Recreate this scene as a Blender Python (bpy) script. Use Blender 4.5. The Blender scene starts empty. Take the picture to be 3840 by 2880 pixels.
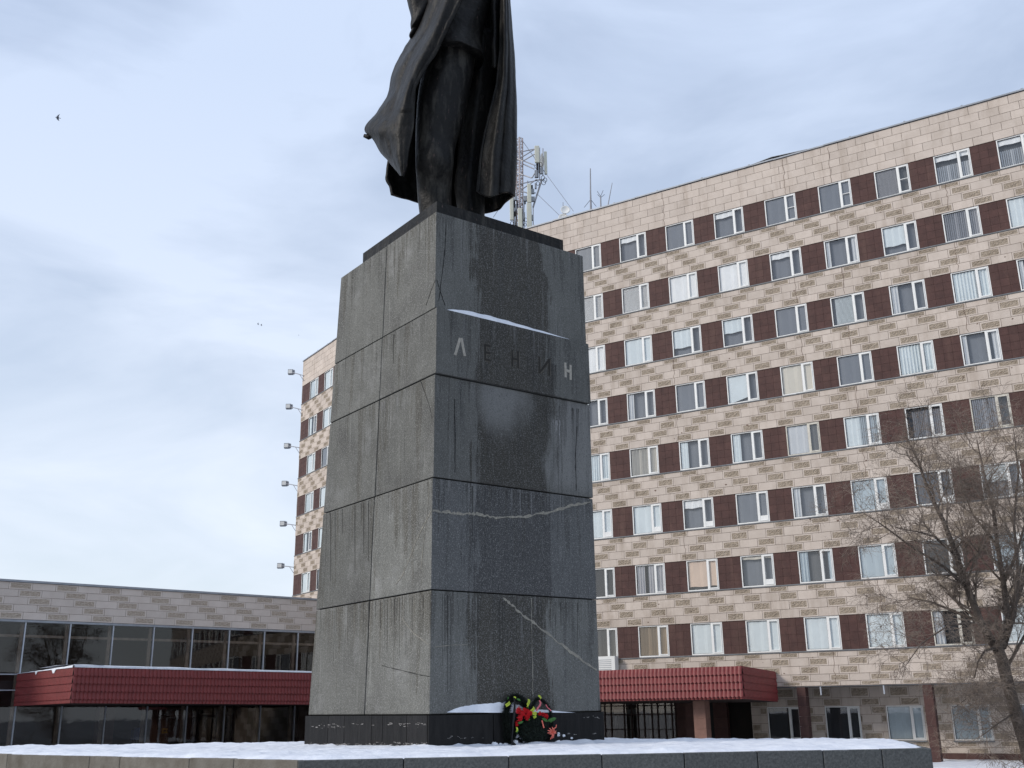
import bpy, math, random
import numpy as np
from mathutils import Vector, Matrix, noise
random.seed(7); RNG = random.Random(11)
rad = math.radians
sc = bpy.context.scene
# ------------------------------------------------------------------ camera
FPX, PITCH, ROLL = 3915.77, 0.298931, -0.0150536     # focal length in 3840 px, pitch, roll
cp, sp, cr, sr = math.cos(PITCH), math.sin(PITCH), math.cos(ROLL), math.sin(ROLL)
right = Vector((1, 0, 0)); up = Vector((0, -sp, cp)); fwd = Vector((0, cp, sp))
Rc = right * cr + up * sr; Uc = up * cr - right * sr
cam = bpy.data.objects.new('camera', bpy.data.cameras.new('camera'))
sc.collection.objects.link(cam)
cam.data.sensor_width = 36; cam.data.lens = FPX / 3840 * 36
cam.data.clip_start = 0.1; cam.data.clip_end = 4000
cam.matrix_world = Matrix(((Rc.x, Uc.x, -fwd.x, 0), (Rc.y, Uc.y, -fwd.y, 0), (Rc.z, Uc.z, -fwd.z, 0), (0, 0, 0, 1)))
sc.camera = cam
G0 = -2.86                                            # ground level (eye height is z = 0)
# ------------------------------------------------------------------ world
SUN_DIR = Vector((-0.93, -0.30, 0.62)).normalized()
el = math.asin(SUN_DIR.z); azs = math.atan2(SUN_DIR.x, SUN_DIR.y)
w = bpy.data.worlds.new('World'); sc.world = w; w.use_nodes = True
nt = w.node_tree; nt.nodes.clear(); N = nt.nodes.new; Lk = nt.links.new
out = N('ShaderNodeOutputWorld'); bg = N('ShaderNodeBackground'); bg.inputs[1].default_value = 0.12
sky = N('ShaderNodeTexSky'); sky.sky_type = 'NISHITA'; sky.sun_disc = False
sky.sun_elevation = el; sky.sun_rotation = azs; sky.altitude = 100; sky.air_density = 1.0; sky.dust_density = 1.5
tc = N('ShaderNodeTexCoord'); mp = N('ShaderNodeMapping'); mp.inputs['Scale'].default_value = (1.0, 1.0, 2.6)
mp.inputs['Rotation'].default_value = (0, rad(-12), rad(20))
Lk(tc.outputs['Generated'], mp.inputs[0])
n1 = N('ShaderNodeTexNoise'); n1.inputs['Scale'].default_value = 3.0; n1.inputs['Detail'].default_value = 9
n1.inputs['Roughness'].default_value = 0.52; n1.inputs['Distortion'].default_value = 0.5
Lk(mp.outputs[0], n1.inputs['Vector'])
rp = N('ShaderNodeValToRGB'); rp.color_ramp.elements[0].position = 0.36; rp.color_ramp.elements[1].position = 0.60
rp.color_ramp.elements[0].color = (0.62, 0.62, 0.62, 1); rp.color_ramp.elements[1].color = (1.0, 1.0, 1.0, 1)
Lk(n1.outputs['Fac'], rp.inputs[0])
sx = N('ShaderNodeSeparateXYZ'); Lk(tc.outputs['Generated'], sx.inputs[0])
mr = N('ShaderNodeMapRange'); mr.inputs[1].default_value = 0.02; mr.inputs[2].default_value = 0.55
mr.inputs[3].default_value = 0.0; mr.inputs[4].default_value = 1.0; Lk(sx.outputs[2], mr.inputs[0])
cc = N('ShaderNodeMix'); cc.data_type = 'RGBA'
cc.inputs[6].default_value = (6.4, 6.9, 7.6, 1); cc.inputs[7].default_value = (4.5, 5.3, 6.8, 1)
Lk(mr.outputs[0], cc.inputs[0])
mx = N('ShaderNodeMix'); mx.data_type = 'RGBA'
Lk(rp.outputs[0], mx.inputs[0]); Lk(sky.outputs[0], mx.inputs[6]); Lk(cc.outputs[2], mx.inputs[7])
Lk(mx.outputs[2], bg.inputs[0]); Lk(bg.outputs[0], out.inputs[0])
# ------------------------------------------------------------------ sun
sd = bpy.data.lights.new('sun', 'SUN'); sd.energy = 1.8; sd.angle = rad(14); sd.color = (1.0, 0.93, 0.84)
so = bpy.data.objects.new('sun', sd); sc.collection.objects.link(so)
so.rotation_euler = (-SUN_DIR).to_track_quat('-Z', 'Y').to_euler(); so.location = (-30, -10, 40)
vs = sc.view_settings; vs.view_transform = 'Standard'; vs.look = 'None'; vs.exposure = 0.28; vs.gamma = 1.0
try: vs.use_curve_mapping = False
except Exception: pass
sc.render.film_transparent = False

# ================================================================== helpers
COL = sc.collection
def ray(px, py):
    """direction of the sight line through a pixel of the 3840 px photograph"""
    x = px - 1920; y = py - 1440
    a = (cr * x + sr * y) / FPX; b = (-sr * x + cr * y) / FPX
    return Vector((a, cp + b * sp, sp - b * cp))
def atY(px, py, Y): d = ray(px, py); return d * (Y / d.y)
def atV(px, py, Y): return atY(px * 1.73598, py * 1.73598, Y)
def on_plane(px, py, P, n): d = ray(px, py); return d * (P.dot(n) / d.dot(n))
class Wall:
    """vertical plane: s along, d outwards (to the viewer), z up"""
    def __init__(self, x, y, th):
        self.P = Vector((x, y, 0)); self.th = th
        self.u = Vector((math.cos(th), math.sin(th), 0)); self.o = Vector((math.sin(th), -math.cos(th), 0))
    def pt(self, s, d, z): p = self.P + self.u * s + self.o * d; return (p.x, p.y, z)
    def back(self, px, py, d=0):
        q = self.P + self.o * d; X = on_plane(px, py, q, self.o); return (X - q).dot(self.u), X.z
WR = Wall(4.04394, 59.77312, -0.5451955)
WL = Wall(-17.53, 86.47, -0.98)
LOW = Wall(-22.1604, 65.5, rad(42))

class MB:
    def __init__(self, T=None): self.v = []; self.f = []; self.m = []; self.uv = {}; self.T = T or (lambda a, b, c: (a, b, c))
    def quad(self, pts, m=0):
        i = len(self.v); self.v += [tuple(p) for p in pts]; self.f.append(tuple(range(i, i + len(pts)))); self.m.append(m)
    def box(self, x0, x1, y0, y1, z0, z1, m=0):
        i = len(self.v)
        for z in (z0, z1):
            for x, y in ((x0, y0), (x1, y0), (x1, y1), (x0, y1)): self.v.append(tuple(self.T(x, y, z)))
        for f in ((0, 1, 2, 3), (7, 6, 5, 4), (0, 4, 5, 1), (1, 5, 6, 2), (2, 6, 7, 3), (3, 7, 4, 0)):
            self.f.append(tuple(i + k for k in f)); self.m.append(m)
    def prism(self, pts, z0, z1, m=0):
        n = len(pts); i = len(self.v)
        z0 = z0 if hasattr(z0, '__len__') else [z0] * n; z1 = z1 if hasattr(z1, '__len__') else [z1] * n
        for p, z in zip(pts, z0): self.v.append((p[0], p[1], z))
        for p, z in zip(pts, z1): self.v.append((p[0], p[1], z))
        self.f.append(tuple(i + k for k in range(n))[::-1]); self.m.append(m)
        self.f.append(tuple(i + n + k for k in range(n))); self.m.append(m)
        for k in range(n): self.f.append((i + k, i + (k + 1) % n, i + n + (k + 1) % n, i + n + k)); self.m.append(m)
    def tube(self, pts, r, n=6, m=0, cap=True):
        pts = [Vector(p) for p in pts]; rs = r if hasattr(r, '__len__') else [r] * len(pts)
        i0 = len(self.v); prev = None
        for k, p in enumerate(pts):
            t = (pts[min(k + 1, len(pts) - 1)] - pts[max(k - 1, 0)])
            t = t.normalized() if t.length > 1e-9 else Vector((0, 0, 1))
            a = Vector((0, 0, 1)) if abs(t.z) < 0.9 else Vector((1, 0, 0))
            if prev is not None: a = prev
            e1 = (a - t * a.dot(t)); e1 = e1.normalized() if e1.length > 1e-6 else t.orthogonal().normalized()
            prev = e1; e2 = t.cross(e1)
            for j in range(n):
                an = 2 * math.pi * j / n; self.v.append(tuple(p + (e1 * math.cos(an) + e2 * math.sin(an)) * rs[k]))
        for k in range(len(pts) - 1):
            for j in range(n):
                a = i0 + k * n + j; b = i0 + k * n + (j + 1) % n
                self.f.append((a, b, b + n, a + n)); self.m.append(m)
        if cap:
            self.f.append(tuple(i0 + j for j in range(n))[::-1]); self.m.append(m)
            e = i0 + (len(pts) - 1) * n; self.f.append(tuple(e + j for j in range(n))); self.m.append(m)
    def mesh(self, name, mats, smooth=False, fix=True):
        me = bpy.data.meshes.new(name); me.from_pydata(self.v, [], self.f)
        for mt in (mats if isinstance(mats, (list, tuple)) else [mats]): me.materials.append(mt)
        if any(self.m): me.polygons.foreach_set('material_index', self.m)
        if smooth: me.polygons.foreach_set('use_smooth', [True] * len(me.polygons))
        me.update()
        if fix:
            import bmesh
            b = bmesh.new(); b.from_mesh(me); bmesh.ops.recalc_face_normals(b, faces=b.faces); b.to_mesh(me); b.free()
        return me
def link(name, me, parent=None, loc=(0, 0, 0), rz=0, scale=None):
    o = bpy.data.objects.new(name, me); COL.objects.link(o)
    o.location = loc; o.rotation_euler = (0, 0, rz)
    if scale: o.scale = scale
    if parent is not None:
        o.parent = parent
        if parent.get('_root'): o.location = Vector(loc) - parent.location
    return o
def build(name, mb, mats, parent=None, smooth=False, fix=True): return link(name, mb.mesh(name, mats, smooth, fix), parent)
def tag(o, label=None, cat=None, group=None, kind=None):
    if label: o['label'] = label
    if cat: o['category'] = cat
    if group: o['group'] = group
    if kind: o['kind'] = kind
    return o
def empty(name, loc, label, cat, group=None):
    o = bpy.data.objects.new(name, None); COL.objects.link(o); o.location = loc; o.empty_display_size = 0.3
    o['_root'] = 1
    return tag(o, label, cat, group)

# ------------------------------------------------------------------ materials
def mat(name, base, rough=0.8, var=0.0, vscale=3.0, bump=0.0, bscale=30.0, metallic=0.0, spec=0.3, col2=None, detail=6,
        stretch=None, island=0.0, space='Object'):
    m = bpy.data.materials.new(name); m.use_nodes = True; t = m.node_tree; b = t.nodes['Principled BSDF']
    b.inputs['Base Color'].default_value = (*base, 1); b.inputs['Roughness'].default_value = rough
    b.inputs['Metallic'].default_value = metallic; b.inputs['Specular IOR Level'].default_value = spec
    tcn = t.nodes.new('ShaderNodeTexCoord'); geo = t.nodes.new('ShaderNodeNewGeometry'); vec = geo.outputs['Position']
    if stretch:
        mpn = t.nodes.new('ShaderNodeMapping'); mpn.inputs['Scale'].default_value = stretch; t.links.new(vec, mpn.inputs[0]); vec = mpn.outputs[0]
    colout = None
    if var or col2:
        nn = t.nodes.new('ShaderNodeTexNoise'); nn.inputs['Scale'].default_value = vscale; nn.inputs['Detail'].default_value = detail
        nn.inputs['Roughness'].default_value = 0.65; t.links.new(vec, nn.inputs['Vector'])
        r = t.nodes.new('ShaderNodeMapRange'); r.inputs[1].default_value = 0.3; r.inputs[2].default_value = 0.7
        t.links.new(nn.outputs['Fac'], r.inputs[0])
        mixn = t.nodes.new('ShaderNodeMix'); mixn.data_type = 'RGBA'
        c2 = col2 or tuple(c * (1 - var) for c in base); c1 = base if col2 else tuple(min(1, c * (1 + var)) for c in base)
        mixn.inputs[6].default_value = (*c1, 1); mixn.inputs[7].default_value = (*c2, 1)
        t.links.new(r.outputs[0], mixn.inputs[0]); colout = mixn.outputs[2]
    if island:
        oi = t.nodes.new('ShaderNodeObjectInfo'); rr = t.nodes.new('ShaderNodeMapRange')
        rr.inputs[3].default_value = 1 - island; rr.inputs[4].default_value = 1 + island
        ad = t.nodes.new('ShaderNodeMath'); ad.operation = 'ADD'
        t.links.new(oi.outputs['Random'], ad.inputs[0]); t.links.new(geo.outputs['Random Per Island'], ad.inputs[1])
        fr = t.nodes.new('ShaderNodeMath'); fr.operation = 'FRACT'; t.links.new(ad.outputs[0], fr.inputs[0])
        t.links.new(fr.outputs[0], rr.inputs[0])
        vm = t.nodes.new('ShaderNodeVectorMath'); vm.operation = 'SCALE'
        if colout is None: vm.inputs[0].default_value = base
        else: t.links.new(colout, vm.inputs[0])
        t.links.new(rr.outputs[0], vm.inputs['Scale']); colout = vm.outputs[0]
    if colout is not None: t.links.new(colout, b.inputs['Base Color'])
    if bump:
        n2 = t.nodes.new('ShaderNodeTexNoise'); n2.inputs['Scale'].default_value = bscale; n2.inputs['Detail'].default_value = 5
        t.links.new(vec, n2.inputs['Vector']); bp = t.nodes.new('ShaderNodeBump'); bp.inputs['Strength'].default_value = bump
        bp.inputs['Distance'].default_value = 0.03; t.links.new(n2.outputs['Fac'], bp.inputs['Height']); t.links.new(bp.outputs[0], b.inputs['Normal'])
    return m
M = {}
M['plain'] = mat('beige smooth stone', (0.59, 0.512, 0.448), 0.8, col2=(0.50, 0.428, 0.368), vscale=1.2, bump=0.15, bscale=15, island=0.07)
M['carved'] = mat('tooled brown stone', (0.41, 0.345, 0.275), 0.9, col2=(0.26, 0.21, 0.16), vscale=9, bump=0.7, bscale=14)
def add_grime(m, amt, dark):
    t = m.node_tree; b = t.nodes['Principled BSDF']; src = b.inputs['Base Color'].links[0].from_socket
    g = t.nodes.new('ShaderNodeNewGeometry'); q = t.nodes.new('ShaderNodeMapping'); q.inputs['Scale'].default_value = (1.6, 1.6, .28); t.links.new(g.outputs['Position'], q.inputs[0])
    x = t.nodes.new('ShaderNodeTexNoise'); x.inputs['Scale'].default_value = 1.0; x.inputs['Detail'].default_value = 7; x.inputs['Roughness'].default_value = .68; t.links.new(q.outputs[0], x.inputs['Vector'])
    r = t.nodes.new('ShaderNodeMapRange'); r.inputs[1].default_value = .50; r.inputs[2].default_value = .72; r.inputs[4].default_value = amt; t.links.new(x.outputs['Fac'], r.inputs[0])
    mx_ = t.nodes.new('ShaderNodeMix'); mx_.data_type = 'RGBA'; t.links.new(r.outputs[0], mx_.inputs[0]); t.links.new(src, mx_.inputs[6]); mx_.inputs[7].default_value = (*dark, 1); t.links.new(mx_.outputs[2], b.inputs['Base Color'])
add_grime(M['plain'], .5, (.30, .235, .18)); add_grime(M['carved'], .45, (.13, .10, .07))
M['plainh'] = mat('greyer smooth stone', (0.60, 0.535, 0.485), 0.8, col2=(0.53, 0.465, 0.415), vscale=1.2, bump=0.15, bscale=15, island=0.05)
M['carvedh'] = mat('greyer tooled stone', (0.47, 0.405, 0.34), 0.9, col2=(0.34, 0.285, 0.23), vscale=9, bump=0.6, bscale=14)
M['mortar'] = mat('mortar', (0.235, 0.16, 0.125), 0.95, var=0.2)
M['brown'] = mat('red brown tile', (0.088, 0.043, 0.037), 0.7, col2=(0.060, 0.030, 0.027), vscale=3.0, bump=0.2, bscale=20, island=0.10)
add_grime(M['brown'], .5, (.13, .075, .06)); add_grime
M['brown_joint'] = mat('brown joint', (0.055, 0.024, 0.021), 0.9)
M['dkbrown'] = mat('dark brown paint', (0.035, 0.018, 0.015), 0.6, var=0.3)
M['white'] = mat('white window plastic', (0.78, 0.78, 0.76), 0.4, var=0.06, vscale=2)
M['gasket'] = mat('dark window gasket', (0.05, 0.05, 0.05), 0.6)
M['oldframe'] = mat('old painted wood', (0.60, 0.57, 0.50), 0.6, var=0.15, vscale=6)
M['metal'] = mat('grey sheet metal', (0.17, 0.18, 0.19), 0.55, var=0.2, vscale=2, metallic=0.2)
M['coping'] = mat('grey blue coping', (0.30, 0.32, 0.35), 0.5, var=0.15, vscale=2, metallic=0.2)
M['silver'] = mat('silver mullion', (0.42, 0.45, 0.50), 0.4, var=0.1, metallic=0.3)
M['interior'] = mat('dark room', (0.045, 0.044, 0.046), 0.9, var=0.4, vscale=0.7)
M['interior_brown'] = mat('dim lobby', (0.035, 0.025, 0.020), 0.8, col2=(0.012, 0.010, 0.010), vscale=0.4)
M['lobby_frame'] = mat('lobby frame', (0.26, 0.21, 0.17), 0.7, var=0.3)
M['roof'] = mat('roof felt', (0.10, 0.10, 0.10), 0.9, var=0.3)
M['snow'] = mat('snow', (0.82, 0.84, 0.88), 0.7, col2=(0.60, 0.63, 0.70), vscale=2.4, bump=0.8, bscale=8)
M['redtile'] = mat('red tile sheet', (0.175, 0.026, 0.026), 0.5, var=0.16, vscale=2.5, spec=0.45)
M['soffit'] = mat('canopy soffit', (0.05, 0.035, 0.03), 0.8)
M['pinkcol'] = mat('pink brown stone column', (0.21, 0.115, 0.09), 0.6, var=0.15, vscale=3, island=0.08)
M['black'] = mat('black', (0.012, 0.012, 0.013), 0.6)
M['bark'] = mat('bark', (0.085, 0.068, 0.056), 0.95, col2=(0.15, 0.12, 0.10), vscale=12, bump=0.8, bscale=25)
M['twig'] = mat('twig', (0.20, 0.16, 0.13), 0.9, var=0.25, vscale=2)
M['antwhite'] = mat('cream antenna housing', (0.55, 0.55, 0.47), 0.5, var=0.05)
M['galv'] = mat('galvanised steel', (0.30, 0.30, 0.32), 0.5, var=0.15, metallic=0.3)
M['galvred'] = mat('faded red steel', (0.40, 0.34, 0.33), 0.6, var=0.1)
M['rru'] = mat('grey radio unit', (0.26, 0.28, 0.31), 0.5)
M['dish'] = mat('dish white', (0.74, 0.74, 0.72), 0.5, var=0.08)
M['wire'] = mat('wire', (0.16, 0.17, 0.2), 0.6)
M['bird'] = mat('bird feathers', (0.05, 0.055, 0.075), 0.8)
M['birdwing'] = mat('bird wing', (0.16, 0.18, 0.22), 0.8)
M['blue'] = mat('blue plastic', (0.02, 0.05, 0.20), 0.5)
M['yellow'] = mat('yellow card', (0.55, 0.33, 0.05), 0.7)

def glass_mat(name, tint, refl=1.0, trans=0.9):
    m = bpy.data.materials.new(name); m.use_nodes = True; t = m.node_tree; t.nodes.clear()
    o = t.nodes.new('ShaderNodeOutputMaterial'); mixs = t.nodes.new('ShaderNodeMixShader')
    tr = t.nodes.new('ShaderNodeBsdfTransparent'); tr.inputs[0].default_value = (*tint, 1)
    gl = t.nodes.new('ShaderNodeBsdfGlossy'); gl.inputs['Roughness'].default_value = 0.02; gl.inputs['Color'].default_value = (refl, refl, refl, 1)
    nn = t.nodes.new('ShaderNodeTexNoise'); nn.inputs['Scale'].default_value = 1.3
    ge = t.nodes.new('ShaderNodeNewGeometry'); t.links.new(ge.outputs['Position'], nn.inputs['Vector'])
    bp = t.nodes.new('ShaderNodeBump'); bp.inputs['Strength'].default_value = 0.05; bp.inputs['Distance'].default_value = 0.02
    t.links.new(nn.outputs['Fac'], bp.inputs['Height']); t.links.new(bp.outputs[0], gl.inputs['Normal'])
    dt = t.nodes.new('ShaderNodeVectorMath'); dt.operation = 'DOT_PRODUCT'; t.links.new(ge.outputs['Incoming'], dt.inputs[0]); t.links.new(ge.outputs['Normal'], dt.inputs[1])
    def m_(op, a, b_=None):
        x = t.nodes.new('ShaderNodeMath'); x.operation = op
        for i_, v_ in enumerate((a, b_)):
            if v_ is None: continue
            if isinstance(v_, (int, float)): x.inputs[i_].default_value = v_
            else: t.links.new(v_, x.inputs[i_])
        return x.outputs[0]
    fres = m_('ADD', m_('MULTIPLY', m_('POWER', m_('SUBTRACT', 1.0, m_('ABSOLUTE', dt.outputs['Value'])), 5.0), 0.93), 0.07)
    t.links.new(fres, mixs.inputs[0]); t.links.new(tr.outputs[0], mixs.inputs[1]); t.links.new(gl.outputs[0], mixs.inputs[2])
    t.links.new(mixs.outputs[0], o.inputs[0]); return m
M['glass'] = glass_mat('window glass', (0.965, 0.97, 0.97))
M['lobbyglass'] = glass_mat('tinted glass', (0.66, 0.65, 0.64), 0.72)

def granite(name, warm, side):
    """speckled granite with water streaks; UV u = metres from the front edge, v = height"""
    m = bpy.data.materials.new(name); m.use_nodes = True; t = m.node_tree; b = t.nodes['Principled BSDF']
    b.inputs['Roughness'].default_value = 0.7; b.inputs['Specular IOR Level'].default_value = 0.25
    n = t.nodes.new; l = t.links.new
    g = n('ShaderNodeNewGeometry'); uv = n('ShaderNodeUVMap'); uv.uv_map = 'face'
    def noise_(vec, scale, detail=4, rough=0.6, sc3=None, lo=0.35, hi=0.65, off=None):
        if sc3:
            q = n('ShaderNodeMapping'); q.inputs['Scale'].default_value = sc3
            if off: q.inputs['Location'].default_value = off
            l(vec, q.inputs[0]); vec = q.outputs[0]
        x = n('ShaderNodeTexNoise'); x.inputs['Scale'].default_value = scale; x.inputs['Detail'].default_value = detail
        x.inputs['Roughness'].default_value = rough; l(vec, x.inputs['Vector'])
        r = n('ShaderNodeMapRange'); r.inputs[1].default_value = lo; r.inputs[2].default_value = hi; l(x.outputs['Fac'], r.inputs[0]); return r.outputs[0]
    def mth(op, a, bb=None):
        x = n('ShaderNodeMath'); x.operation = op
        for i, v in enumerate((a, bb)):
            if v is None: continue
            if isinstance(v, (int, float)): x.inputs[i].default_value = v
            else: l(v, x.inputs[i])
        return x.outputs[0]
    def mixc(f, a, c):
        x = n('ShaderNodeMix'); x.data_type = 'RGBA'
        if isinstance(f, (int, float)): x.inputs[0].default_value = f
        else: l(f, x.inputs[0])
        for i, v in ((6, a), (7, c)):
            if isinstance(v, tuple): x.inputs[i].default_value = (*v, 1)
            else: l(v, x.inputs[i])
        return x.outputs[2]
    def smooth(x, a, bb):
        r = n('ShaderNodeMapRange'); r.interpolation_type = 'SMOOTHSTEP'; r.inputs[1].default_value = a; r.inputs[2].default_value = bb; l(x, r.inputs[0]); return r.outputs[0]
    P = g.outputs['Position']; U = uv.outputs[0]
    base = (0.122, 0.122, 0.111) if warm else (0.112, 0.113, 0.105)
    dark = (0.080, 0.078, 0.066) if warm else (0.040, 0.042, 0.043)
    lightc = (0.30, 0.30, 0.28) if warm else (0.22, 0.22, 0.215)
    def gt(x, k): return mth('GREATER_THAN', x, k)
    sp_ = n('ShaderNodeSeparateXYZ'); l(U, sp_.inputs[0]); uu_, vv_ = sp_.outputs[0], sp_.outputs[1]
    top_ = mth('ADD', 2.3425, mth('MULTIPLY', gt(vv_, 2.3425), 2.3777)); top_ = mth('ADD', top_, mth('MULTIPLY', gt(vv_, 4.7202), 2.3219))
    top_ = mth('ADD', top_, mth('MULTIPLY', gt(vv_, 7.0421), 1.5579)); top_ = mth('ADD', top_, mth('MULTIPLY', gt(vv_, 8.60), 2.3754))
    dist_ = mth('SUBTRACT', top_, vv_)
    def drips(scale, seed, L_, lo, hi):
        cb = n('ShaderNodeCombineXYZ'); l(mth('MULTIPLY', uu_, scale), cb.inputs[0]); l(mth('ADD', mth('MULTIPLY', top_, 3.7), seed), cb.inputs[1]); l(mth('MULTIPLY', vv_, .22), cb.inputs[2])
        x = n('ShaderNodeTexNoise'); x.inputs['Scale'].default_value = 1; x.inputs['Detail'].default_value = 4; x.inputs['Roughness'].default_value = .7; l(cb.outputs[0], x.inputs['Vector'])
        r = n('ShaderNodeMapRange'); r.inputs[1].default_value = lo; r.inputs[2].default_value = hi; r.inputs[4].default_value = L_; l(x.outputs['Fac'], r.inputs[0])
        sm = n('ShaderNodeMapRange'); sm.interpolation_type = 'SMOOTHSTEP'; sm.inputs[1].default_value = 0.0; sm.inputs[2].default_value = .35
        l(mth('SUBTRACT', r.outputs[0], dist_), sm.inputs[0]); return sm.outputs[0]
    cloud = noise_(P, 0.9, 5, 0.55, None, 0.35, 0.68)
    col = mixc(cloud, base, tuple(c * 0.78 for c in base))
    sxy = n('ShaderNodeSeparateXYZ'); l(U, sxy.inputs[0]); u_, v_ = sxy.outputs[0], sxy.outputs[1]
    streak = noise_(U, 1.0, 5, 0.62, (3.2, 0.22, 1), 0.50, 0.66)
    fine = noise_(U, 1.0, 3, 0.6, (16, 0.45, 1), 0.60, 0.70, (3.1, 7.7, 0))
    wob = noise_(U, 1.0, 4, 0.6, (1.6, 0.5, 1), 0.3, 0.7)
    if not warm:
        # broad brown-black damp zone running down the middle of the front
        a = mth('ABSOLUTE', mth('SUBTRACT', u_, 2.1)); a = mth('ADD', a, mth('MULTIPLY', mth('SUBTRACT', wob, 0.5), 0.55)); jag = noise_(U, 1.0, 4, 0.7, (9, 0.35, 1), 0.3, 0.7, (4, 4, 0)); a = mth('ADD', a, mth('MULTIPLY', mth('SUBTRACT', jag, 0.5), 0.5))
        zone = mth('SUBTRACT', 1.0, smooth(a, 1.0, 1.12))
        col = mixc(mth('MULTIPLY', zone, 0.92), col, (0.033, 0.030, 0.024))
        # pale dry oval below the inscription
        ea = mth('POWER', mth('DIVIDE', mth('SUBTRACT', u_, 1.85), 0.85), 2); eb = mth('POWER', mth('DIVIDE', mth('SUBTRACT', v_, 6.85), 1.05), 2)
        oval = mth('SUBTRACT', 1.0, smooth(mth('ADD', mth('ADD', ea, eb), mth('ADD', mth('MULTIPLY', wob, 0.6), mth('MULTIPLY', cloud, 0.5))), 0.45, 2.0))
        below = mth('LESS_THAN', v_, 7.05)
        # dry light strip at the far edge of the same course
        rs = mth('MULTIPLY', smooth(mth('ADD', u_, mth('MULTIPLY', wob, 0.5)), 3.3, 3.6), mth('MULTIPLY', smooth(v_, 4.5, 5.2), below))
        col = mixc(mth('MULTIPLY', rs, 0.8), col, (0.19, 0.19, 0.185))
        # one bluish darker slab
        blu = mth('MULTIPLY', mth('GREATER_THAN', v_, 2.34), mth('LESS_THAN', v_, 4.72))
        col = mixc(mth('MULTIPLY', blu, 0.5), col, (0.043, 0.046, 0.054))
    else:
        blot = noise_(U, 0.8, 4, 0.55, (1, 0.8, 1), 0.50, 0.70, (5, 2, 0))
        col = mixc(mth('MULTIPLY', blot, 0.8), col, (0.062, 0.060, 0.056))
        frost = noise_(U, 0.9, 6, 0.7, (1, 0.9, 1), 0.54, 0.70, (1.5, 8, 0))
        col = mixc(mth('MULTIPLY', frost, 0.45), col, (0.25, 0.25, 0.245))
        top = mth('MULTIPLY', smooth(v_, 1.0, 2.3), mth('LESS_THAN', v_, 2.34))
        run = noise_(U, 1.0, 4, 0.65, (5.0, 0.3, 1), 0.44, 0.60, (2, 0.3, 0))
        col = mixc(mth('MULTIPLY', mth('MULTIPLY', top, run), 0.75), col, (0.062, 0.052, 0.036))
    col = mixc(mth('MULTIPLY', drips(3.6, 1.3, 3.4, .52, .68), 0.55 if warm else 0.42), col, (0.050, 0.044, 0.032) if warm else (0.026, 0.025, 0.023))
    col = mixc(mth('MULTIPLY', drips(13, 7.1, 2.4, .56, .70), 0.60), col, (0.030, 0.028, 0.024))
    col = mixc(mth('MULTIPLY', drips(7, 12.7, 2.0, .58, .72), 0.45), col, (0.20, 0.20, 0.19) if warm else (0.15, 0.15, 0.15))
    col = mixc(mth('MULTIPLY', streak, 0.30), col, dark)
    col = mixc(mth('MULTIPLY', fine, 0.65), col, tuple(c * 0.45 for c in dark))
    if not warm:
        col = mixc(mth('MULTIPLY', mth('MULTIPLY', oval, 0.75), below), col, (0.19, 0.193, 0.19))
    pale = noise_(U, 1.0, 4, 0.6, (7, 0.5, 1), 0.60, 0.72, (9, 4, 0))
    col = mixc(mth('MULTIPLY', pale, 0.30), col, lightc)
    sp1 = noise_(P, 42, 3, 0.75, None, 0.53, 0.62); sp2 = noise_(P, 33, 3, 0.75, None, 0.53, 0.64)
    col = mixc(mth('MULTIPLY', sp1, 0.6), col, lightc)
    col = mixc(mth('MULTIPLY', sp2, 0.55), col, tuple(c * 0.35 for c in base))
    oi = n('ShaderNodeObjectInfo'); rr = n('ShaderNodeMapRange'); rr.inputs[3].default_value = 0.82; rr.inputs[4].default_value = 1.22; l(oi.outputs['Random'], rr.inputs[0])
    vm = n('ShaderNodeVectorMath'); vm.operation = 'SCALE'; l(col, vm.inputs[0]); l(rr.outputs[0], vm.inputs['Scale'])
    l(vm.outputs[0], b.inputs['Base Color'])
    bp = n('ShaderNodeBump'); bp.inputs['Strength'].default_value = 0.5; bp.inputs['Distance'].default_value = 0.01
    nb = n('ShaderNodeTexNoise'); nb.inputs['Scale'].default_value = 22; nb.inputs['Detail'].default_value = 5; l(P, nb.inputs['Vector'])
    l(nb.outputs['Fac'], bp.inputs['Height']); l(bp.outputs[0], b.inputs['Normal'])
    return m
M['graniteR'] = granite('grey granite damp front', False, 0)
M['graniteL'] = granite('grey granite dry flank', True, 0)
M['kerb'] = mat('kerb granite', (0.125, 0.13, 0.128), 0.7, col2=(0.06, 0.063, 0.063), vscale=26, bump=0.4, bscale=30, island=0.10)
M['kerbwarm'] = mat('brownish kerb stone', (0.19, 0.178, 0.155), 0.8, col2=(0.11, 0.096, 0.077), vscale=2.2, bump=0.4, bscale=25, island=0.10)  # paler, browner stone for the left edge
M['blackstone'] = mat('polished black stone', (0.007, 0.007, 0.0075), 0.55, spec=.15, col2=(0.020, 0.019, 0.019), vscale=3.0, stretch=(3, 3, 0.5), bump=0.25, bscale=8, island=0.35)
M['joint'] = mat('dark joint', (0.022, 0.020, 0.017), 0.95)
M['vein'] = mat('pale mineral vein', (0.32, 0.30, 0.25), 0.8, col2=(0.14, 0.135, 0.12), vscale=22)
M['crack'] = mat('dark crack', (0.018, 0.018, 0.018), 0.9)
M['letterlight'] = mat('letter pale fill', (0.33, 0.31, 0.27), 0.8, var=0.2, vscale=20)
M['letterdark'] = mat('letter wet fill', (0.024, 0.022, 0.019), 0.8, var=.3, vscale=7)
M['letterlitedge'] = mat('letter lit edge', (0.11, 0.10, 0.085), 0.8, col2=(0.045, 0.042, 0.036), vscale=9)  # paler strips paint the lit lower edges of the cut letters

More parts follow.
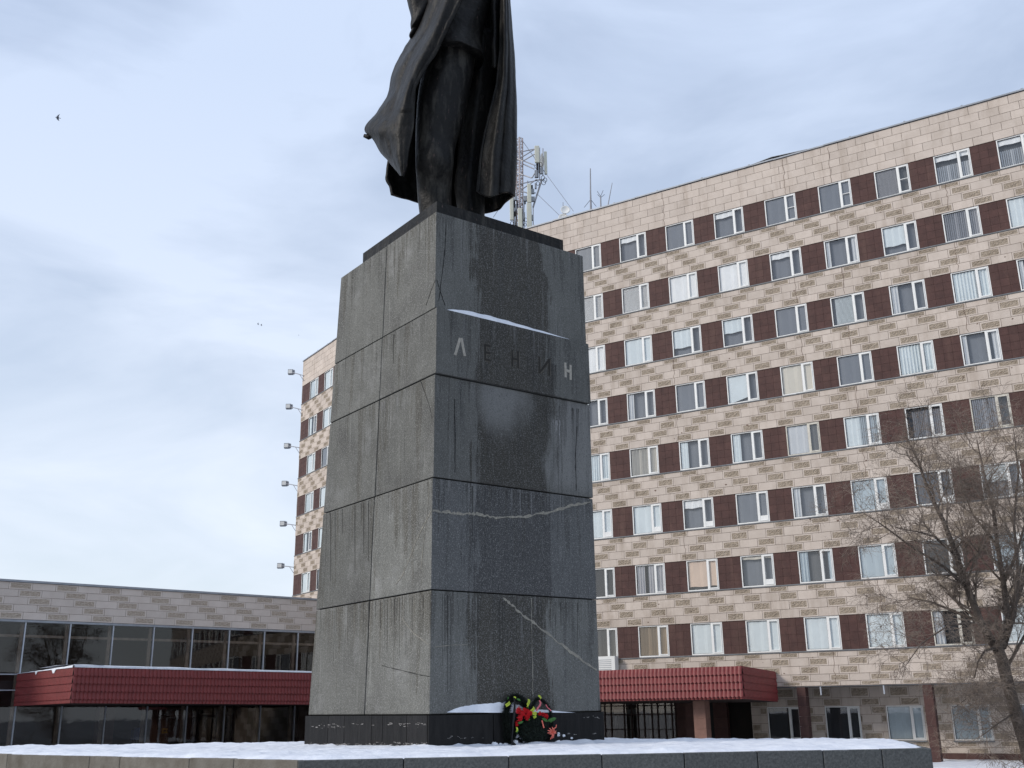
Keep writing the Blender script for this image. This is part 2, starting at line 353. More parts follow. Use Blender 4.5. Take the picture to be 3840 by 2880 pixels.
# ================================================================== GROUND
M['paving'] = mat('wet plaza paving with packed snow', (0.085, 0.085, 0.088), 0.6, col2=(0.42, 0.43, 0.46), vscale=0.35, bump=0.3, bscale=4)
def ground_sheet():
    n = 60; mb = MB()
    xs = [-300 + 600 * i / n for i in range(n + 1)]; ys = [-120 + 600 * j / n for j in range(n + 1)]
    for y in ys:
        for x in xs: mb.v.append((x, y, G0 + 0.03 * noise.noise(Vector((x * .2, y * .2, 0)))))
    for j in range(n):
        for i in range(n): a = j * (n + 1) + i; mb.f.append((a, a + 1, a + n + 2, a + n + 1)); mb.m.append(0)
    return build('ground', mb, M['paving'], smooth=True, fix=False)
tag(ground_sheet(), 'paved plaza ground with packed snow around the monument and buildings', kind='structure')
def snow_strip(W, s0, s1, d0, d1, name, label):
    mb = MB(); ns, nd = int((s1 - s0) / .3), 10
    for i in range(ns + 1):
        for k in range(nd + 1):
            s_ = s0 + (s1 - s0) * i / ns; d_ = d0 + (d1 - d0) * k / nd; q = Vector(W.pt(s_, d_, 0))
            h = .10 * math.sin(math.pi * min(1, (k / nd) * .8 + .2)) ** .5 * (1 + .5 * noise.noise(q * .9)) + .05 * noise.noise(q * 2.7) - (.12 if k == nd else 0)
            mb.v.append((q.x, q.y, G0 + .03 + h))
    for i in range(ns):
        for k in range(nd): a = i * (nd + 1) + k; mb.f.append((a, a + 1, a + nd + 2, a + nd + 1)); mb.m.append(0)
    tag(build(name, mb, M['snow'], smooth=True, fix=False), label, kind='structure')
snow_strip(WR, 11, 34, -3.2, 4.0, 'snow_bank', 'strip of snow lying along the foot of the office block')

# ================================================================== MONUMENT PEDESTAL
PC = Vector((-1.7739, 22.1431)); PAZ = 0.6374; pdR = Vector((math.cos(PAZ), math.sin(PAZ))); pdL = Vector((-pdR.y, pdR.x))
def ped(z, eR=0.0, eL=0.0):
    k = z + 0.75; C = PC + pdR * (-0.0042 * k) + pdL * (-0.0174 * k)
    wL = 5.5863 - 0.0717 * k; wR = 4.5765 - 0.0129 * k
    return C, wL, wR
def ppt(z, u, v, C=None):     # u along the front (right) face, v along the left flank, metres
    c, wL, wR = ped(z); return c + pdR * u + pdL * v
Fn = Vector((-pdL.x, -pdL.y, 0)); Ln = Vector((-pdR.x, -pdR.y, 0))   # outward normals of front and flank
def faceR(px, py, off=0.0):   # point on the front face plane pushed out by off
    a = ppt(0, 0, 0).to_3d(); b = ppt(0, 4, 0).to_3d(); c = ppt(10, 0, 0).to_3d(); c.z = 10
    n_ = (b - a).cross(c - a).normalized()
    if n_.dot(Fn) < 0: n_ = -n_
    return on_plane(px, py, a + n_ * off, n_)
def faceL(px, py, off=0.0):
    a = ppt(0, 0, 0).to_3d(); b = ppt(0, 0, 5).to_3d(); c = ppt(10, 0, 0).to_3d(); c.z = 10
    n_ = (b - a).cross(c - a).normalized()
    if n_.dot(Ln) < 0: n_ = -n_
    return on_plane(px, py, a + n_ * off, n_)
pedestal = empty('monument_pedestal', (*ppt(-.85, 2.2, 2.7), -0.85), 'tall grey granite block pedestal with a carved inscription, under the bronze statue', 'pedestal')
LV = [-0.15, 2.3425, 4.7202, 7.0421, 8.60, 10.9754]
JV = [0.492, 0.490, 0.488, 0.486, 0.484]              # vertical joint on the flank as a share of its length
# outset of the front face and of the flank per course (metres)
OUT_R = [0.00, 0.012, 0.03, 0.085, 0.0]; OUT_L = [0.0, 0.01, 0.0, 0.012, 0.004]
JIT = [0.0, 0.01, -0.008, 0.012, 0.0]
def slab(z0, z1, u0, u1, v0, v1, oR, oL, name='granite_block', mats=None, parent=pedestal, bev=0.018, uvy=None):
    """block of the pedestal between two levels with chamfered edges, uv in metres"""
    import bmesh
    b = bmesh.new(); uvl = b.loops.layers.uv.new('face')
    def c4(z):
        pts = []
        for (u, v) in ((u0, v0), (u1, v0), (u1, v1), (u0, v1)):
            C, wL, wR = ped(z)
            uu = u * wR if u in (0, 1) else u; vv = v * wL
            p = C + pdR * uu + pdL * vv
            if v == 0: p = p - pdL * oR
            if u == 0: p = p - pdR * oL
            pts.append(b.verts.new((p.x, p.y, z)))
        return pts
    A = c4(z0); B = c4(z1)
    b.faces.new(A[::-1]); b.faces.new(B)
    for k in range(4): b.faces.new((A[k], A[(k + 1) % 4], B[(k + 1) % 4], B[k]))
    bmesh.ops.recalc_face_normals(b, faces=b.faces)
    bmesh.ops.bevel(b, geom=list(b.edges), offset=bev, segments=2, affect='EDGES', profile=0.6)
    C0 = Vector((*PC, 0))
    for f in b.faces:
        n_ = f.normal; right_ = abs(n_.dot(Fn)) > abs(n_.dot(Ln))
        f.material_index = 0 if (right_ and n_.dot(Fn) > 0.3) or abs(n_.z) > 0.8 else 1
        for lp in f.loops:
            d = lp.vert.co - C0; q = d.dot(Vector((*pdR, 0))) if right_ else -d.dot(Vector((*pdL, 0)))
            lp[uvl].uv = (q, lp.vert.co.z)
        f.smooth = False
    me = bpy.data.meshes.new(name); b.to_mesh(me); b.free()
    for mm in (mats or (M['graniteR'], M['graniteL'])): me.materials.append(mm)
    return link(name, me, parent)
g_ = 0.012
for k in range(5):
    z0, z1 = LV[k] + g_, LV[k + 1] - (g_ if k < 4 else 0)
    jv = JV[k]
    slab(z0, z1, 0, 1, 0, jv - 0.0035, OUT_R[k], OUT_L[k])
    slab(z0, z1, 0, 1, jv + 0.0035, 1, 0, OUT_L[k] * 0.5)
mb = MB()
for z0, z1 in ((-0.6, 10.7),):
    C0, a0, b0 = ped(z0); C1, a1, b1 = ped(z1); e = 0.07
    lo = [C0 + pdR * e + pdL * e, C0 + pdR * (b0 - e) + pdL * e, C0 + pdR * (b0 - e) + pdL * (a0 - e), C0 + pdR * e + pdL * (a0 - e)]
    hi = [C1 + pdR * e + pdL * e, C1 + pdR * (b1 - e) + pdL * e, C1 + pdR * (b1 - e) + pdL * (a1 - e), C1 + pdR * e + pdL * (a1 - e)]
    i = 0; mb.v = [(p.x, p.y, z0) for p in lo] + [(p.x, p.y, z1) for p in hi]
    mb.f = [(3, 2, 1, 0), (4, 5, 6, 7), (0, 1, 5, 4), (1, 2, 6, 5), (2, 3, 7, 6), (3, 0, 4, 7)]; mb.m = [0] * 6
build('core', mb, M['joint'], pedestal)
# black polished base: slabs standing a little proud
def base_slab(u0, u1, v0, v1, side, z0=-1.0, z1=-0.162):
    mb = MB(); o = 0.045
    C, wL, wR = ped(-0.4); g = 0.009
    if side == 'R': P = [C + pdR * (u0 + g) - pdL * o, C + pdR * (u1 - g) - pdL * o, C + pdR * (u1 - g) + pdL * 0.2, C + pdR * (u0 + g) + pdL * 0.2]
    else: P = [C - pdR * o + pdL * (v0 + g), C + pdR * 0.2 + pdL * (v0 + g), C + pdR * 0.2 + pdL * (v1 - g), C - pdR * o + pdL * (v1 - g)]
    mb.prism([(p.x, p.y) for p in P], z0, z1)
    return build('base_slab', mb, M['blackstone'], pedestal)
C_, wL_, wR_ = ped(-0.4)
ZL4 = lambda x, y: (1100 + x * .5877, 2200 + y * .5877)
js = [0.0]
for xx in (735, 580, 510, 335, 232):
    X = faceL(*ZL4(xx, 900)); js.append((X.to_2d() - C_).dot(pdL))
js.append(wL_ + 0.05)
for a, b_ in zip(js[:-1], js[1:]): base_slab(0, 0, (a if a else 0.0), b_, 'L')
for a, b_ in ((-0.045, 1.55), (1.55, 3.05), (3.05, wR_ + 0.05)): base_slab(a, b_, 0, 0, 'R')
for side, (xa, xb, yy), n_, sd_ in (('L', (95, 860, 880), 26, 1), ('R', (930, 1240, 965), 16, 2), ('R', (1700, 1950, 940), 10, 3), ('R', (1850, 1950, 830), 8, 4), ('L', (120, 330, 895), 12, 5), ('L', (600, 850, 878), 12, 6), ('L', (90, 860, 1003), 60, 7), ('L', (90, 860, 1009), 60, 8)):
    r5 = random.Random(sd_); mb = MB(); fn = faceL if side == 'L' else faceR; nv5 = Vector((-pdR.x, -pdR.y, 0)) if side == 'L' else Vector((pdR.y, -pdR.x, 0))
    for k in range(n_):
        x = r5.uniform(xa, xb); y = yy + r5.gauss(0, 6); w5 = r5.uniform(4, 22); h5 = r5.uniform(1.2, 3.5)
        P5 = [fn(*ZL4(x + w5 * (i / 5 - .5), y + r5.uniform(-h5, h5) * .5 + q5 * h5 * (1 if 0 < i < 5 else .2)), .049) for q5 in (0, 1) for i in range(6)]
        i0 = len(mb.v); mb.v += [tuple(p) for p in P5]
        for i in range(5): mb.f.append((i0 + i, i0 + i + 1, i0 + 7 + i, i0 + 6 + i)); mb.m.append(0)
    build('lime_scratches', mb, mat('lime scratch', (.26, .25, .24), .9), pedestal, fix=False)
mb = MB()                                            # far sides of the base
C, wL, wR = ped(-.4)
mb.prism([tuple(C + pdR * (wR - .2) + pdL * 0.21), tuple(C + pdR * (wR + .045) + pdL * 0.21), tuple(C + pdR * (wR + .045) + pdL * (wL + .05)), tuple(C + pdR * (wR - .2) + pdL * (wL + .05))], -1.0, -0.165)
mb.prism([tuple(C + pdR * .21 + pdL * (wL - .2)), tuple(C + pdR * (wR - .21) + pdL * (wL - .2)), tuple(C + pdR * (wR - .21) + pdL * (wL + .048)), tuple(C + pdR * .21 + pdL * (wL + .048))], -1.0, -0.165)
build('base_slab', mb, M['blackstone'], pedestal)

# ribbons lying on a face (veins, cracks, runs, letter strokes)
def ribbon(mb, pts, nrm, width, jitter=0.25, sub=6, seed=0, taper=False):
    r = random.Random(seed); P = []
    for a, b in zip(pts[:-1], pts[1:]):
        for k in range(sub): P.append(a.lerp(b, k / sub))
    P.append(pts[-1])
    jv_ = []
    for p in P[1:-1]:
        q = Vector((r.uniform(-1, 1), r.uniform(-1, 1), r.uniform(-1, 1))); q -= nrm * q.dot(nrm); jv_.append(p + q * width * jitter)
    P = [P[0]] + jv_ + [P[-1]]
    L_, R_ = [], []
    for k, p in enumerate(P):
        t = (P[min(k + 1, len(P) - 1)] - P[max(k - 1, 0)]).normalized(); s = t.cross(nrm).normalized()
        wv = width * .5 * (1 + r.uniform(-jitter, jitter) * 1.4)
        if taper: wv *= max(0.15, 1 - k / len(P))
        p = p - nrm * (0.0)
        L_.append(p - s * wv); R_.append(p + s * wv)
    i = len(mb.v); n = len(P); e = nrm * 0.003
    for q in L_ + R_: mb.v.append(tuple(q))
    for q in L_ + R_: mb.v.append(tuple(q - e * 2))
    for k in range(n - 1):
        mb.f.append((i + k, i + k + 1, i + n + k + 1, i + n + k)); mb.m.append(0)
        for o1, o2 in ((0, 1), (1, 0)):
            a = i + o1 * n + k
            mb.f.append((a, a + 1, a + 1 + 2 * n, a + 2 * n)); mb.m.append(0)
V = lambda x, y: (x * 1.73598, y * 1.73598)
def crs(z):
    for k in range(5):
        if z < LV[k + 1]: return k
    return 4
def onface(pts, side, lift=0.004):
    o = []
    for (x, y) in pts:
        X = (faceR if side == 'R' else faceL)(*V(x, y), 0.0); k = crs(X.z)
        o.append((faceR if side == 'R' else faceL)(*V(x, y), (OUT_R if side == 'R' else OUT_L)[k] + lift))
    return o
def vein(name, m, side, pts, wd, jit=0.25, seed=1, taper=False, lift=0.007):
    mb = MB(); ribbon(mb, onface(pts, side, lift), Fn if side == 'R' else Ln, wd, jit, 7, seed, taper); return build(name, mb, m, pedestal, fix=True)
vein('mineral_vein', M['vein'], 'R', [(935, 1103), (975, 1107), (1012, 1110), (1030, 1110), (1070, 1118), (1130, 1117), (1180, 1107), (1230, 1093), (1276, 1084)], 0.046, .5, 1)
vein('mineral_vein', M['vein'], 'R', [(1087, 1291), (1115, 1315), (1150, 1345), (1200, 1383), (1245, 1417), (1289, 1447)], 0.046, .5, 2)
vein('mineral_vein', M['vein'], 'L', [(931, 1104), (915, 1135), (900, 1165), (885, 1205), (868, 1245), (855, 1262)], 0.018, .4, 3)
vein('mineral_vein', M['vein'], 'L', [(928, 1050), (922, 1110), (914, 1180), (908, 1240)], 0.010, .5, 4)
vein('mineral_vein', M['vein'], 'R', [(1148, 1292), (1149, 1380), (1151, 1470), (1151, 1500)], 0.012, .6, 5)
vein('mineral_vein', M['vein'], 'R', [(940, 1397), (985, 1393), (1010, 1393)], 0.010, .6, 6)
vein('mineral_vein', M['vein'], 'L', [(868, 1335), (890, 1365), (925, 1392)], 0.012, .5, 7)
vein('crack', M['crack'], 'L', [(907, 820), (914, 838), (922, 862), (928, 880), (933, 905)], 0.014, .4, 8, True)
vein('crack', M['crack'], 'R', [(964, 485), (962, 530), (957, 580), (948, 650)], 0.012, .5, 9)
vein('crack', M['crack'], 'R', [(944, 605), (953, 635), (962, 660)], 0.014, .5, 10)
vein('crack', M['crack'], 'L', [(940, 605), (930, 630), (920, 660)], 0.008, .5, 11)
vein('crack', M['crack'], 'L', [(851, 722), (849, 745), (850, 785)], 0.028, .3, 12, True)
vein('crack', M['crack'], 'R', [(982, 862), (983, 930), (983, 1020)], 0.012, .6, 13)
vein('crack', M['crack'], 'R', [(1247, 920), (1243, 990), (1245, 1060)], 0.014, .6, 14)
vein('crack', M['crack'], 'L', [(825, 1438), (870, 1449), (905, 1458), (928, 1461)], 0.010, .5, 15)
# water runs below joints
RD = random.Random(5)
def runs(side, x0, y0, x1, y1, n, ln, m, wmin=.008, wmax=.028):
    mb = MB()
    for k in range(n):
        t = RD.random(); x = x0 + (x1 - x0) * t; y = y0 + (y1 - y0) * t + 3; L_ = ln * RD.uniform(.25, 1)
        ribbon(mb, onface([(x, y), (x + RD.uniform(-.5, .5), y + L_ * .5), (x + RD.uniform(-.5, .5), y + L_)], side, 0.0035), Fn if side == 'R' else Ln, RD.uniform(wmin, wmax), .3, 4, k, True)
    build('water_run', mb, m, pedestal)
M['run_dark'] = mat('wet run', (0.030, 0.029, 0.027), 0.5, var=0.3, vscale=14)
M['run_pale'] = mat('lime run', (0.20, 0.20, 0.20), 0.8, var=0.3, vscale=14)
runs('R', 1055, 1052, 1170, 1068, 16, 45, M['run_dark'])
runs('R', 1000, 1045, 1060, 1050, 4, 170, M['run_dark'])
runs('R', 1170, 868, 1250, 880, 9, 60, M['run_dark'])
runs('R', 1140, 765, 1215, 790, 9, 70, M['run_dark'])
runs('R', 1035, 780, 1060, 785, 5, 45, M['run_dark'])
runs('R', 955, 1280, 975, 1283, 6, 220, M['run_dark'], .006, .014)
runs('R', 1000, 1290, 1270, 1300, 14, 120, M['run_dark'], .006, .018)
runs('L', 740, 1305, 930, 1280, 18, 130, M['run_dark'], .006, .016)
runs('L', 700, 1108, 800, 1078, 7, 170, M['run_dark'], .006, .014)
runs('L', 820, 868, 862, 855, 8, 45, M['run_pale'], .006, .018)
runs('R', 1195, 905, 1215, 905, 4, 60, M['run_pale'], .02, .05)

# inscription
ZB = lambda x, y: ((1100 + x * .5425) / 1.73598, (700 + y * .5425) / 1.73598)
LET = [('light', [[(1119, 1163), (1153, 1046)], [(1162, 1046), (1186, 1171)]], ),
       ('dark', [[(1326, 1090), (1326, 1200)], [(1326, 1094), (1364, 1104)], [(1326, 1143), (1362, 1152)], [(1326, 1192), (1366, 1202)]]),
       ('dark', [[(1514, 1128), (1514, 1243)], [(1553, 1137), (1555, 1254)], [(1514, 1186), (1553, 1196)]]),
       ('dark', [[(1701, 1172), (1702, 1290)], [(1770, 1190), (1770, 1305)], [(1702, 1285), (1770, 1195)]]),
       ('light', [[(1880, 1216), (1883, 1318)], [(1917, 1232), (1917, 1336)], [(1883, 1268), (1917, 1279)]])]
for kind, strokes in LET:
    mb = MB()
    for q, s in enumerate(strokes):
        ribbon(mb, onface([ZB(*p) for p in s], 'R', 0.005 + .0012 * q), Fn, 0.068 if kind == 'light' else 0.055, 0.05, 2, q)
    lt_ = build('letter', mb, M['letter' + kind], pedestal)
    if kind == 'dark':
        mb = MB()
        for q, s in enumerate(strokes): ribbon(mb, onface([ZB(p[0] + 1.2, p[1] + 1.5) for p in s], 'R', 0.0035), Fn, 0.088, 0.05, 2, q)
        build('letter_lit_edge', mb, M['letterlitedge'], pedestal)
# bronze foot slab
zt = 10.9754
def ptz(px, py, z): d = ray(px, py); return d * (z / d.z)
a_ = ptz(1345, 990, zt).to_2d(); c_ = ptz(2112, 946, zt).to_2d(); C, wL, wR = ped(zt)
vL = (a_ - C).dot(pdL); uR = (c_ - C).dot(pdR)
M['bronze'] = None
def bronze(nm='weathered dark bronze', pale=1.0, lo_=.50):
    m = bpy.data.materials.new(nm); m.use_nodes = True; t = m.node_tree; b = t.nodes['Principled BSDF']; n = t.nodes.new; l = t.links.new
    b.inputs['Roughness'].default_value = 0.5; b.inputs['Specular IOR Level'].default_value = 0.15
    g = n('ShaderNodeNewGeometry')
    def nz(scale, sc3, lo, hi, det=6):
        q = n('ShaderNodeMapping'); q.inputs['Scale'].default_value = sc3; l(g.outputs['Position'], q.inputs[0])
        x = n('ShaderNodeTexNoise'); x.inputs['Scale'].default_value = scale; x.inputs['Detail'].default_value = det; x.inputs['Roughness'].default_value = .65; l(q.outputs[0], x.inputs['Vector'])
        r = n('ShaderNodeMapRange'); r.inputs[1].default_value = lo; r.inputs[2].default_value = hi; l(x.outputs['Fac'], r.inputs[0]); return r.outputs[0]
    def mx(f, a, c):
        x = n('ShaderNodeMix'); x.data_type = 'RGBA'; l(f, x.inputs[0])
        for i, v in ((6, a), (7, c)):
            if isinstance(v, tuple): x.inputs[i].default_value = (*v, 1)
            else: l(v, x.inputs[i])
        return x.outputs[2]
    col = mx(nz(1.1, (1, 1, .5), .35, .65), (0.0055, 0.0055, 0.006), (0.012, 0.0115, 0.0105))
    col = mx(nz(2.2, (2, 2, .35), lo_, lo_ + .2), col, (0.034 * pale, 0.032 * pale, 0.028 * pale))
    col = mx(nz(7, (2, 2, .4), .63, .72), col, (0.10, 0.071, 0.064))
    l(col, b.inputs['Base Color'])
    bp = n('ShaderNodeBump'); bp.inputs['Strength'].default_value = .8; bp.inputs['Distance'].default_value = .03
    x = n('ShaderNodeTexNoise'); x.inputs['Scale'].default_value = 9; x.inputs['Detail'].default_value = 6; l(g.outputs['Position'], x.inputs['Vector']); l(x.outputs['Fac'], bp.inputs['Height']); l(bp.outputs[0], b.inputs['Normal'])
    return m
M['bronze'] = bronze(); M['bronze_pale'] = bronze('streaked dark bronze', 1.35, .47)
statue = empty('statue', (-1.2, 23.6, 11.3), 'dark bronze statue of a striding man in a long windblown overcoat on the granite pedestal', 'statue')
P4 = [C + pdR * .07 + pdL * .10, C + pdR * uR + pdL * .10, C + pdR * uR + pdL * vL, C + pdR * .07 + pdL * vL]
mb = MB(); mb.prism([(p.x, p.y) for p in P4], zt + .003, zt + .33)
build('bronze_base', mb, M['bronze'], statue)

# ================================================================== STATUE
Z1 = lambda x, y, Y: atY(1300 + x * .5425, y * .5425, Y)
def cr4(P, t):
    n = len(P) - 1; k = min(int(t * n), n - 1); f = t * n - k
    g = lambda i: P[max(0, min(n, i))]
    a, b, c, d = g(k - 1), g(k), g(k + 1), g(k + 2)
    return tuple(.5 * ((2 * b[i]) + (-a[i] + c[i]) * f + (2 * a[i] - 5 * b[i] + 4 * c[i] - d[i]) * f * f + (-a[i] + 3 * b[i] - 3 * c[i] + d[i]) * f ** 3) for i in range(len(b)))
def cloth(name, rows, nu=28, nv=56, fold=None, thick=0.07, seed=0):
    """rows: list of rows, each a list of (zx, zy, Y) control points -> solidified sheet"""
    mb = MB(); so_ = Vector((seed * 3.1, 0, 0))
    for j in range(nv + 1):
        tv = j / nv; row = [cr4([r[i] for r in rows], tv) for i in range(len(rows[0]))]
        for i in range(nu + 1):
            tu = i / nu; zx, zy, Y = cr4(row, tu)
            dy = fold(tu, tv) if fold else 0
            X = Z1(zx, zy, Y + dy)
            dn = 0.045 * noise.noise(X * 1.6 + so_) + 0.018 * noise.noise(X * 5 + so_)
            mb.v.append((X.x + dn * .4, X.y + dn, X.z + dn * .3))
    for j in range(nv):
        for i in range(nu): a = j * (nu + 1) + i; mb.f.append((a, a + 1, a + nu + 2, a + nu + 1)); mb.m.append(0)
    o = build(name, mb, M['bronze'], statue, smooth=True, fix=False)
    md = o.modifiers.new('thick', 'SOLIDIFY'); md.thickness = thick; md.offset = 0
    return o
def loft(name, rings, parent, n=28, nv=60, shape=None, seed=0, m=None, capb=True):
    """rings: (zy, zxL, zxR, Yc, ry) -> closed tube between silhouettes"""
    mb = MB(); so_ = Vector((seed * 5.7, 1, 2))
    for j in range(nv + 1):
        zy, xl, xr, Yc, ry = cr4(rings, j / nv)
        L_ = Z1(xl, zy, Yc); R_ = Z1(xr, zy, Yc); c = (L_ + R_) / 2; hx = (R_ - L_).length / 2
        for i in range(n):
            an = 2 * math.pi * i / n; k = shape(an, j / nv) if shape else 1
            p = Vector((c.x + hx * math.cos(an) * (1 if not shape else 1), Yc + ry * math.sin(an) * k, c.z + (L_.z - R_.z) * -.5 * math.cos(an)))
            dn = .04 * noise.noise(p * 1.5 + so_) + .02 * noise.noise(p * 4.5 + so_)
            p += Vector((math.cos(an) * .25, math.sin(an), 0)) * dn
            mb.v.append(tuple(p))
    for j in range(nv):
        for i in range(n): a = j * n + i; b = j * n + (i + 1) % n; mb.f.append((a, b, b + n, a + n)); mb.m.append(0)
    mb.f.append(tuple(range(n))); mb.m.append(0); mb.f.append(tuple(nv * n + k for k in range(n))); mb.m.append(0)
    return build(name, mb, m or M['bronze'], parent, smooth=True)
def crease(an, t):   # trouser crease at the front
    d = abs(((an - 1.5 * math.pi + math.pi) % (2 * math.pi)) - math.pi)
    return 1 + .16 * math.exp(-(d / .28) ** 2)
loft('trouser_leg', [(250, 560, 900, 23.9, .55), (440, 545, 885, 23.8, .5), (620, 500, 852, 23.6, .5), (850, 478, 802, 23.45, .46), (1000, 474, 756, 23.35, .42), (1150, 477, 736, 23.2, .40), (1300, 485, 726, 23.4, .38), (1420, 496, 722, 23.45, .36), (1500, 506, 722, 23.5, .36), (1575, 512, 722, 23.5, .36)], statue, shape=crease, seed=1, m=M['bronze_pale'])
loft('trouser_leg', [(250, 800, 1060, 24.8, .40), (500, 830, 1040, 24.8, .38), (800, 790, 1000, 24.75, .38), (1100, 765, 965, 24.7, .36), (1300, 745, 952, 24.6, .36), (1500, 775, 955, 24.5, .36), (1640, 775, 955, 24.45, .38)], statue, shape=crease, seed=2)
loft('shoe', [(1500, 512, 722, 23.45, .40), (1540, 510, 730, 23.42, .44), (1578, 510, 735, 23.4, .46)], statue, nv=12, seed=3)
loft('shoe', [(1580, 770, 985, 24.3, .45), (1640, 765, 995, 24.25, .5), (1690, 760, 1000, 24.25, .5)], statue, nv=12, seed=4)
loft('jacket', [(-160, 560, 1010, 24.1, .75), (0, 560, 992, 24.0, .72), (90, 560, 972, 23.95, .70), (180, 560, 950, 23.9, .68), (275, 560, 931, 23.85, .68), (345, 560, 938, 23.8, .72), (398, 556, 948, 23.75, .76), (407, 558, 946, 23.75, .74)], statue,
     shape=lambda an, t: 1 + .07 * math.sin(3 * an + 1.2) + .05 * math.sin(7 * an + 5 * t), seed=5)
def fl(u, v):
    a = 0
    for c, wd, am in ((.20, .10, -.12), (.42, .07, .10), (.62, .12, -.14), (.90, .05, -.05)):
        a += am * math.exp(-((u - c - .06 * math.sin(4 * v + c * 9)) / wd) ** 2)
    return a * (1 if v < .55 else .45)
L3 = [(560, -60, 24.5, 830, -80, 23.3), (520, 80, 24.5, 770, 40, 23.25), (485, 200, 24.5, 705, 185, 23.2), (438, 285, 24.45, 655, 285, 23.15), (400, 345, 24.4, 612, 370, 23.1),
      (350, 430, 24.35, 572, 440, 23.05), (317, 520, 24.3, 530, 520, 23.0), (300, 635, 24.25, 482, 608, 22.95), (252, 720, 24.2, 473, 690, 22.95), (203, 800, 24.15, 468, 785, 22.95),
      (155, 852, 24.1, 464, 860, 22.95), (134, 905, 24.1, 455, 930, 22.95), (186, 955, 24.0, 441, 1000, 22.95), (236, 1045, 23.9, 427, 1080, 22.95), (291, 1105, 23.8, 415, 1150, 22.95), (340, 1165, 23.6, 400, 1192, 22.98), (378, 1208, 23.4, 386, 1214, 23.0)]
rows = []
for (xl, yl, Yl, xr, yr, Yr) in L3:
    Yr = min(Yr, 23.0) - .28
    rows.append([(xl, yl, Yl), (xl + (xr - xl) * .33, yl + (yr - yl) * .33, Yl - (Yl - Yr) * .62), (xl + (xr - xl) * .68, yl + (yr - yl) * .68, Yr + .05), (xr, yr, Yr)])
cloth('coat_flap', rows, 40, 90, fl, .07, 1)
mb = MB(); mb.tube([Z1(190, 935, 24.05), Z1(150, 948, 24.08), Z1(122, 938, 24.1)], [.05, .07, .05], 10); build('coat_tip', mb, M['bronze'], statue, smooth=True)
# back of the coat with its hem
hem = [(312, 1345), (380, 1366), (447, 1384), (520, 1412), (620, 1440), (750, 1466), (880, 1478), (960, 1476), (1046, 1450), (1088, 1403), (1151, 1358)]
levels = [(-160, 540, 1070), (200, 500, 1115), (600, 440, 1140), (900, 360, 1155), (1100, 296, 1160), (1200, 278, 1160), (1245, 277, 1158), (1290, 300, 1154), (1345, 312, 1151)]
rows = []
for (yy, xl, xr) in levels:
    t = (yy + 160) / (1345 + 160); r = []
    for k, (hx, hy) in enumerate(hem):
        f = (hx - 312) / (1151 - 312); x = xl + (xr - xl) * f; y = -160 + (hy + 160) * t if yy > 1100 else yy + (hy - 1345) * t
        r.append((x, y, 25.0 + .35 * math.sin(f * math.pi) - (.5 if k in (0,) else 0) - (.55 if k == 10 else 0)))
    rows.append(r)
cloth('coat_back', rows, 60, 60, lambda u, v: .10 * math.sin(u * 24 + 2 * v) * (.4 + .6 * v), .08, 2)
hemR = [(902, 1320), (930, 1346), (985, 1362), (1032, 1350), (1072, 1333), (1112, 1331), (1151, 1358)]
Lr = [(1072, -80, 1118), (1070, 60, 1128), (1066, 250, 1141), (1056, 420, 1153), (1035, 580, 1161), (1007, 710, 1165), (975, 850, 1168), (945, 980, 1168), (925, 1110, 1166), (912, 1230, 1160), (902, 1320, 1152)]
rows = []
for j, (xl, yy, xr) in enumerate(Lr):
    r = []; t = max(0, (yy - 900) / 420)
    for k, (hx, hy) in enumerate(hemR):
        f = (hx - 902) / 249; x = xl + (xr - xl) * f; y = yy + (hy - 1320) * t
        r.append((x, y, 23.45 - .38 * math.sin(f * math.pi * .8) + .45 * f * f))
    r.append((xr - 6, r[-1][1] + 2, 24.7)); r.append((xr - 30, r[-1][1] + 6, 25.2))
    rows.append(r)
cloth('coat_front_panel', rows, 50, 70, lambda u, v: -.09 * math.exp(-((u - .28) / .05) ** 2) + .08 * math.exp(-((u - .42) / .05) ** 2) - .05 * math.exp(-((u - .03) / .03) ** 2), .07, 3)
rows = [[(1008, yy, 23.75), (1018, yy, 23.6), (1034, yy, 23.62), (1044, yy, 23.8)] for yy in (-80, 40, 200, 350, 470)]
cloth('coat_lapel', rows, 12, 20, None, .05, 4)
for (bx, by) in ((1128, 250), (1134, 450)):
    mb = MB(); mb.tube([Z1(bx - 18, by, 23.9), Z1(bx + 14, by, 23.9), Z1(bx + 20, by, 23.9)], [.075, .075, .04], 14); build('button', mb, M['bronze'], statue, smooth=True)
# right sleeve with its cuff, bent arm and the hand at the lapel
loft('sleeve', [(-420, 430, 640, 24.5, .5), (-200, 395, 640, 24.5, .48), (-60, 405, 640, 24.4, .45), (20, 420, 630, 24.35, .42), (120, 444, 585, 24.3, .36), (180, 441, 540, 24.3, .30), (207, 447, 500, 24.3, .26)], statue, seed=6,
     shape=lambda an, t: 1 + .1 * math.sin(4 * an + 9 * t))
loft('cuff', [(200, 455, 500, 24.3, .16), (225, 440, 490, 24.3, .17), (248, 431, 470, 24.3, .14), (258, 436, 455, 24.3, .08)], statue, nv=12, seed=7)
cloth('coat_collar_fold', [[(400, -400, 24.3), (600, -420, 23.6), (860, -420, 23.2)], [(500, -120, 24.3), (640, -120, 23.4), (820, -160, 23.1)], [(640, -20, 23.9), (705, 0, 23.05), (760, 10, 23.0)], [(690, 12, 23.3), (715, 14, 23.0), (742, 24, 23.0)]], 20, 30, None, .06, 5)
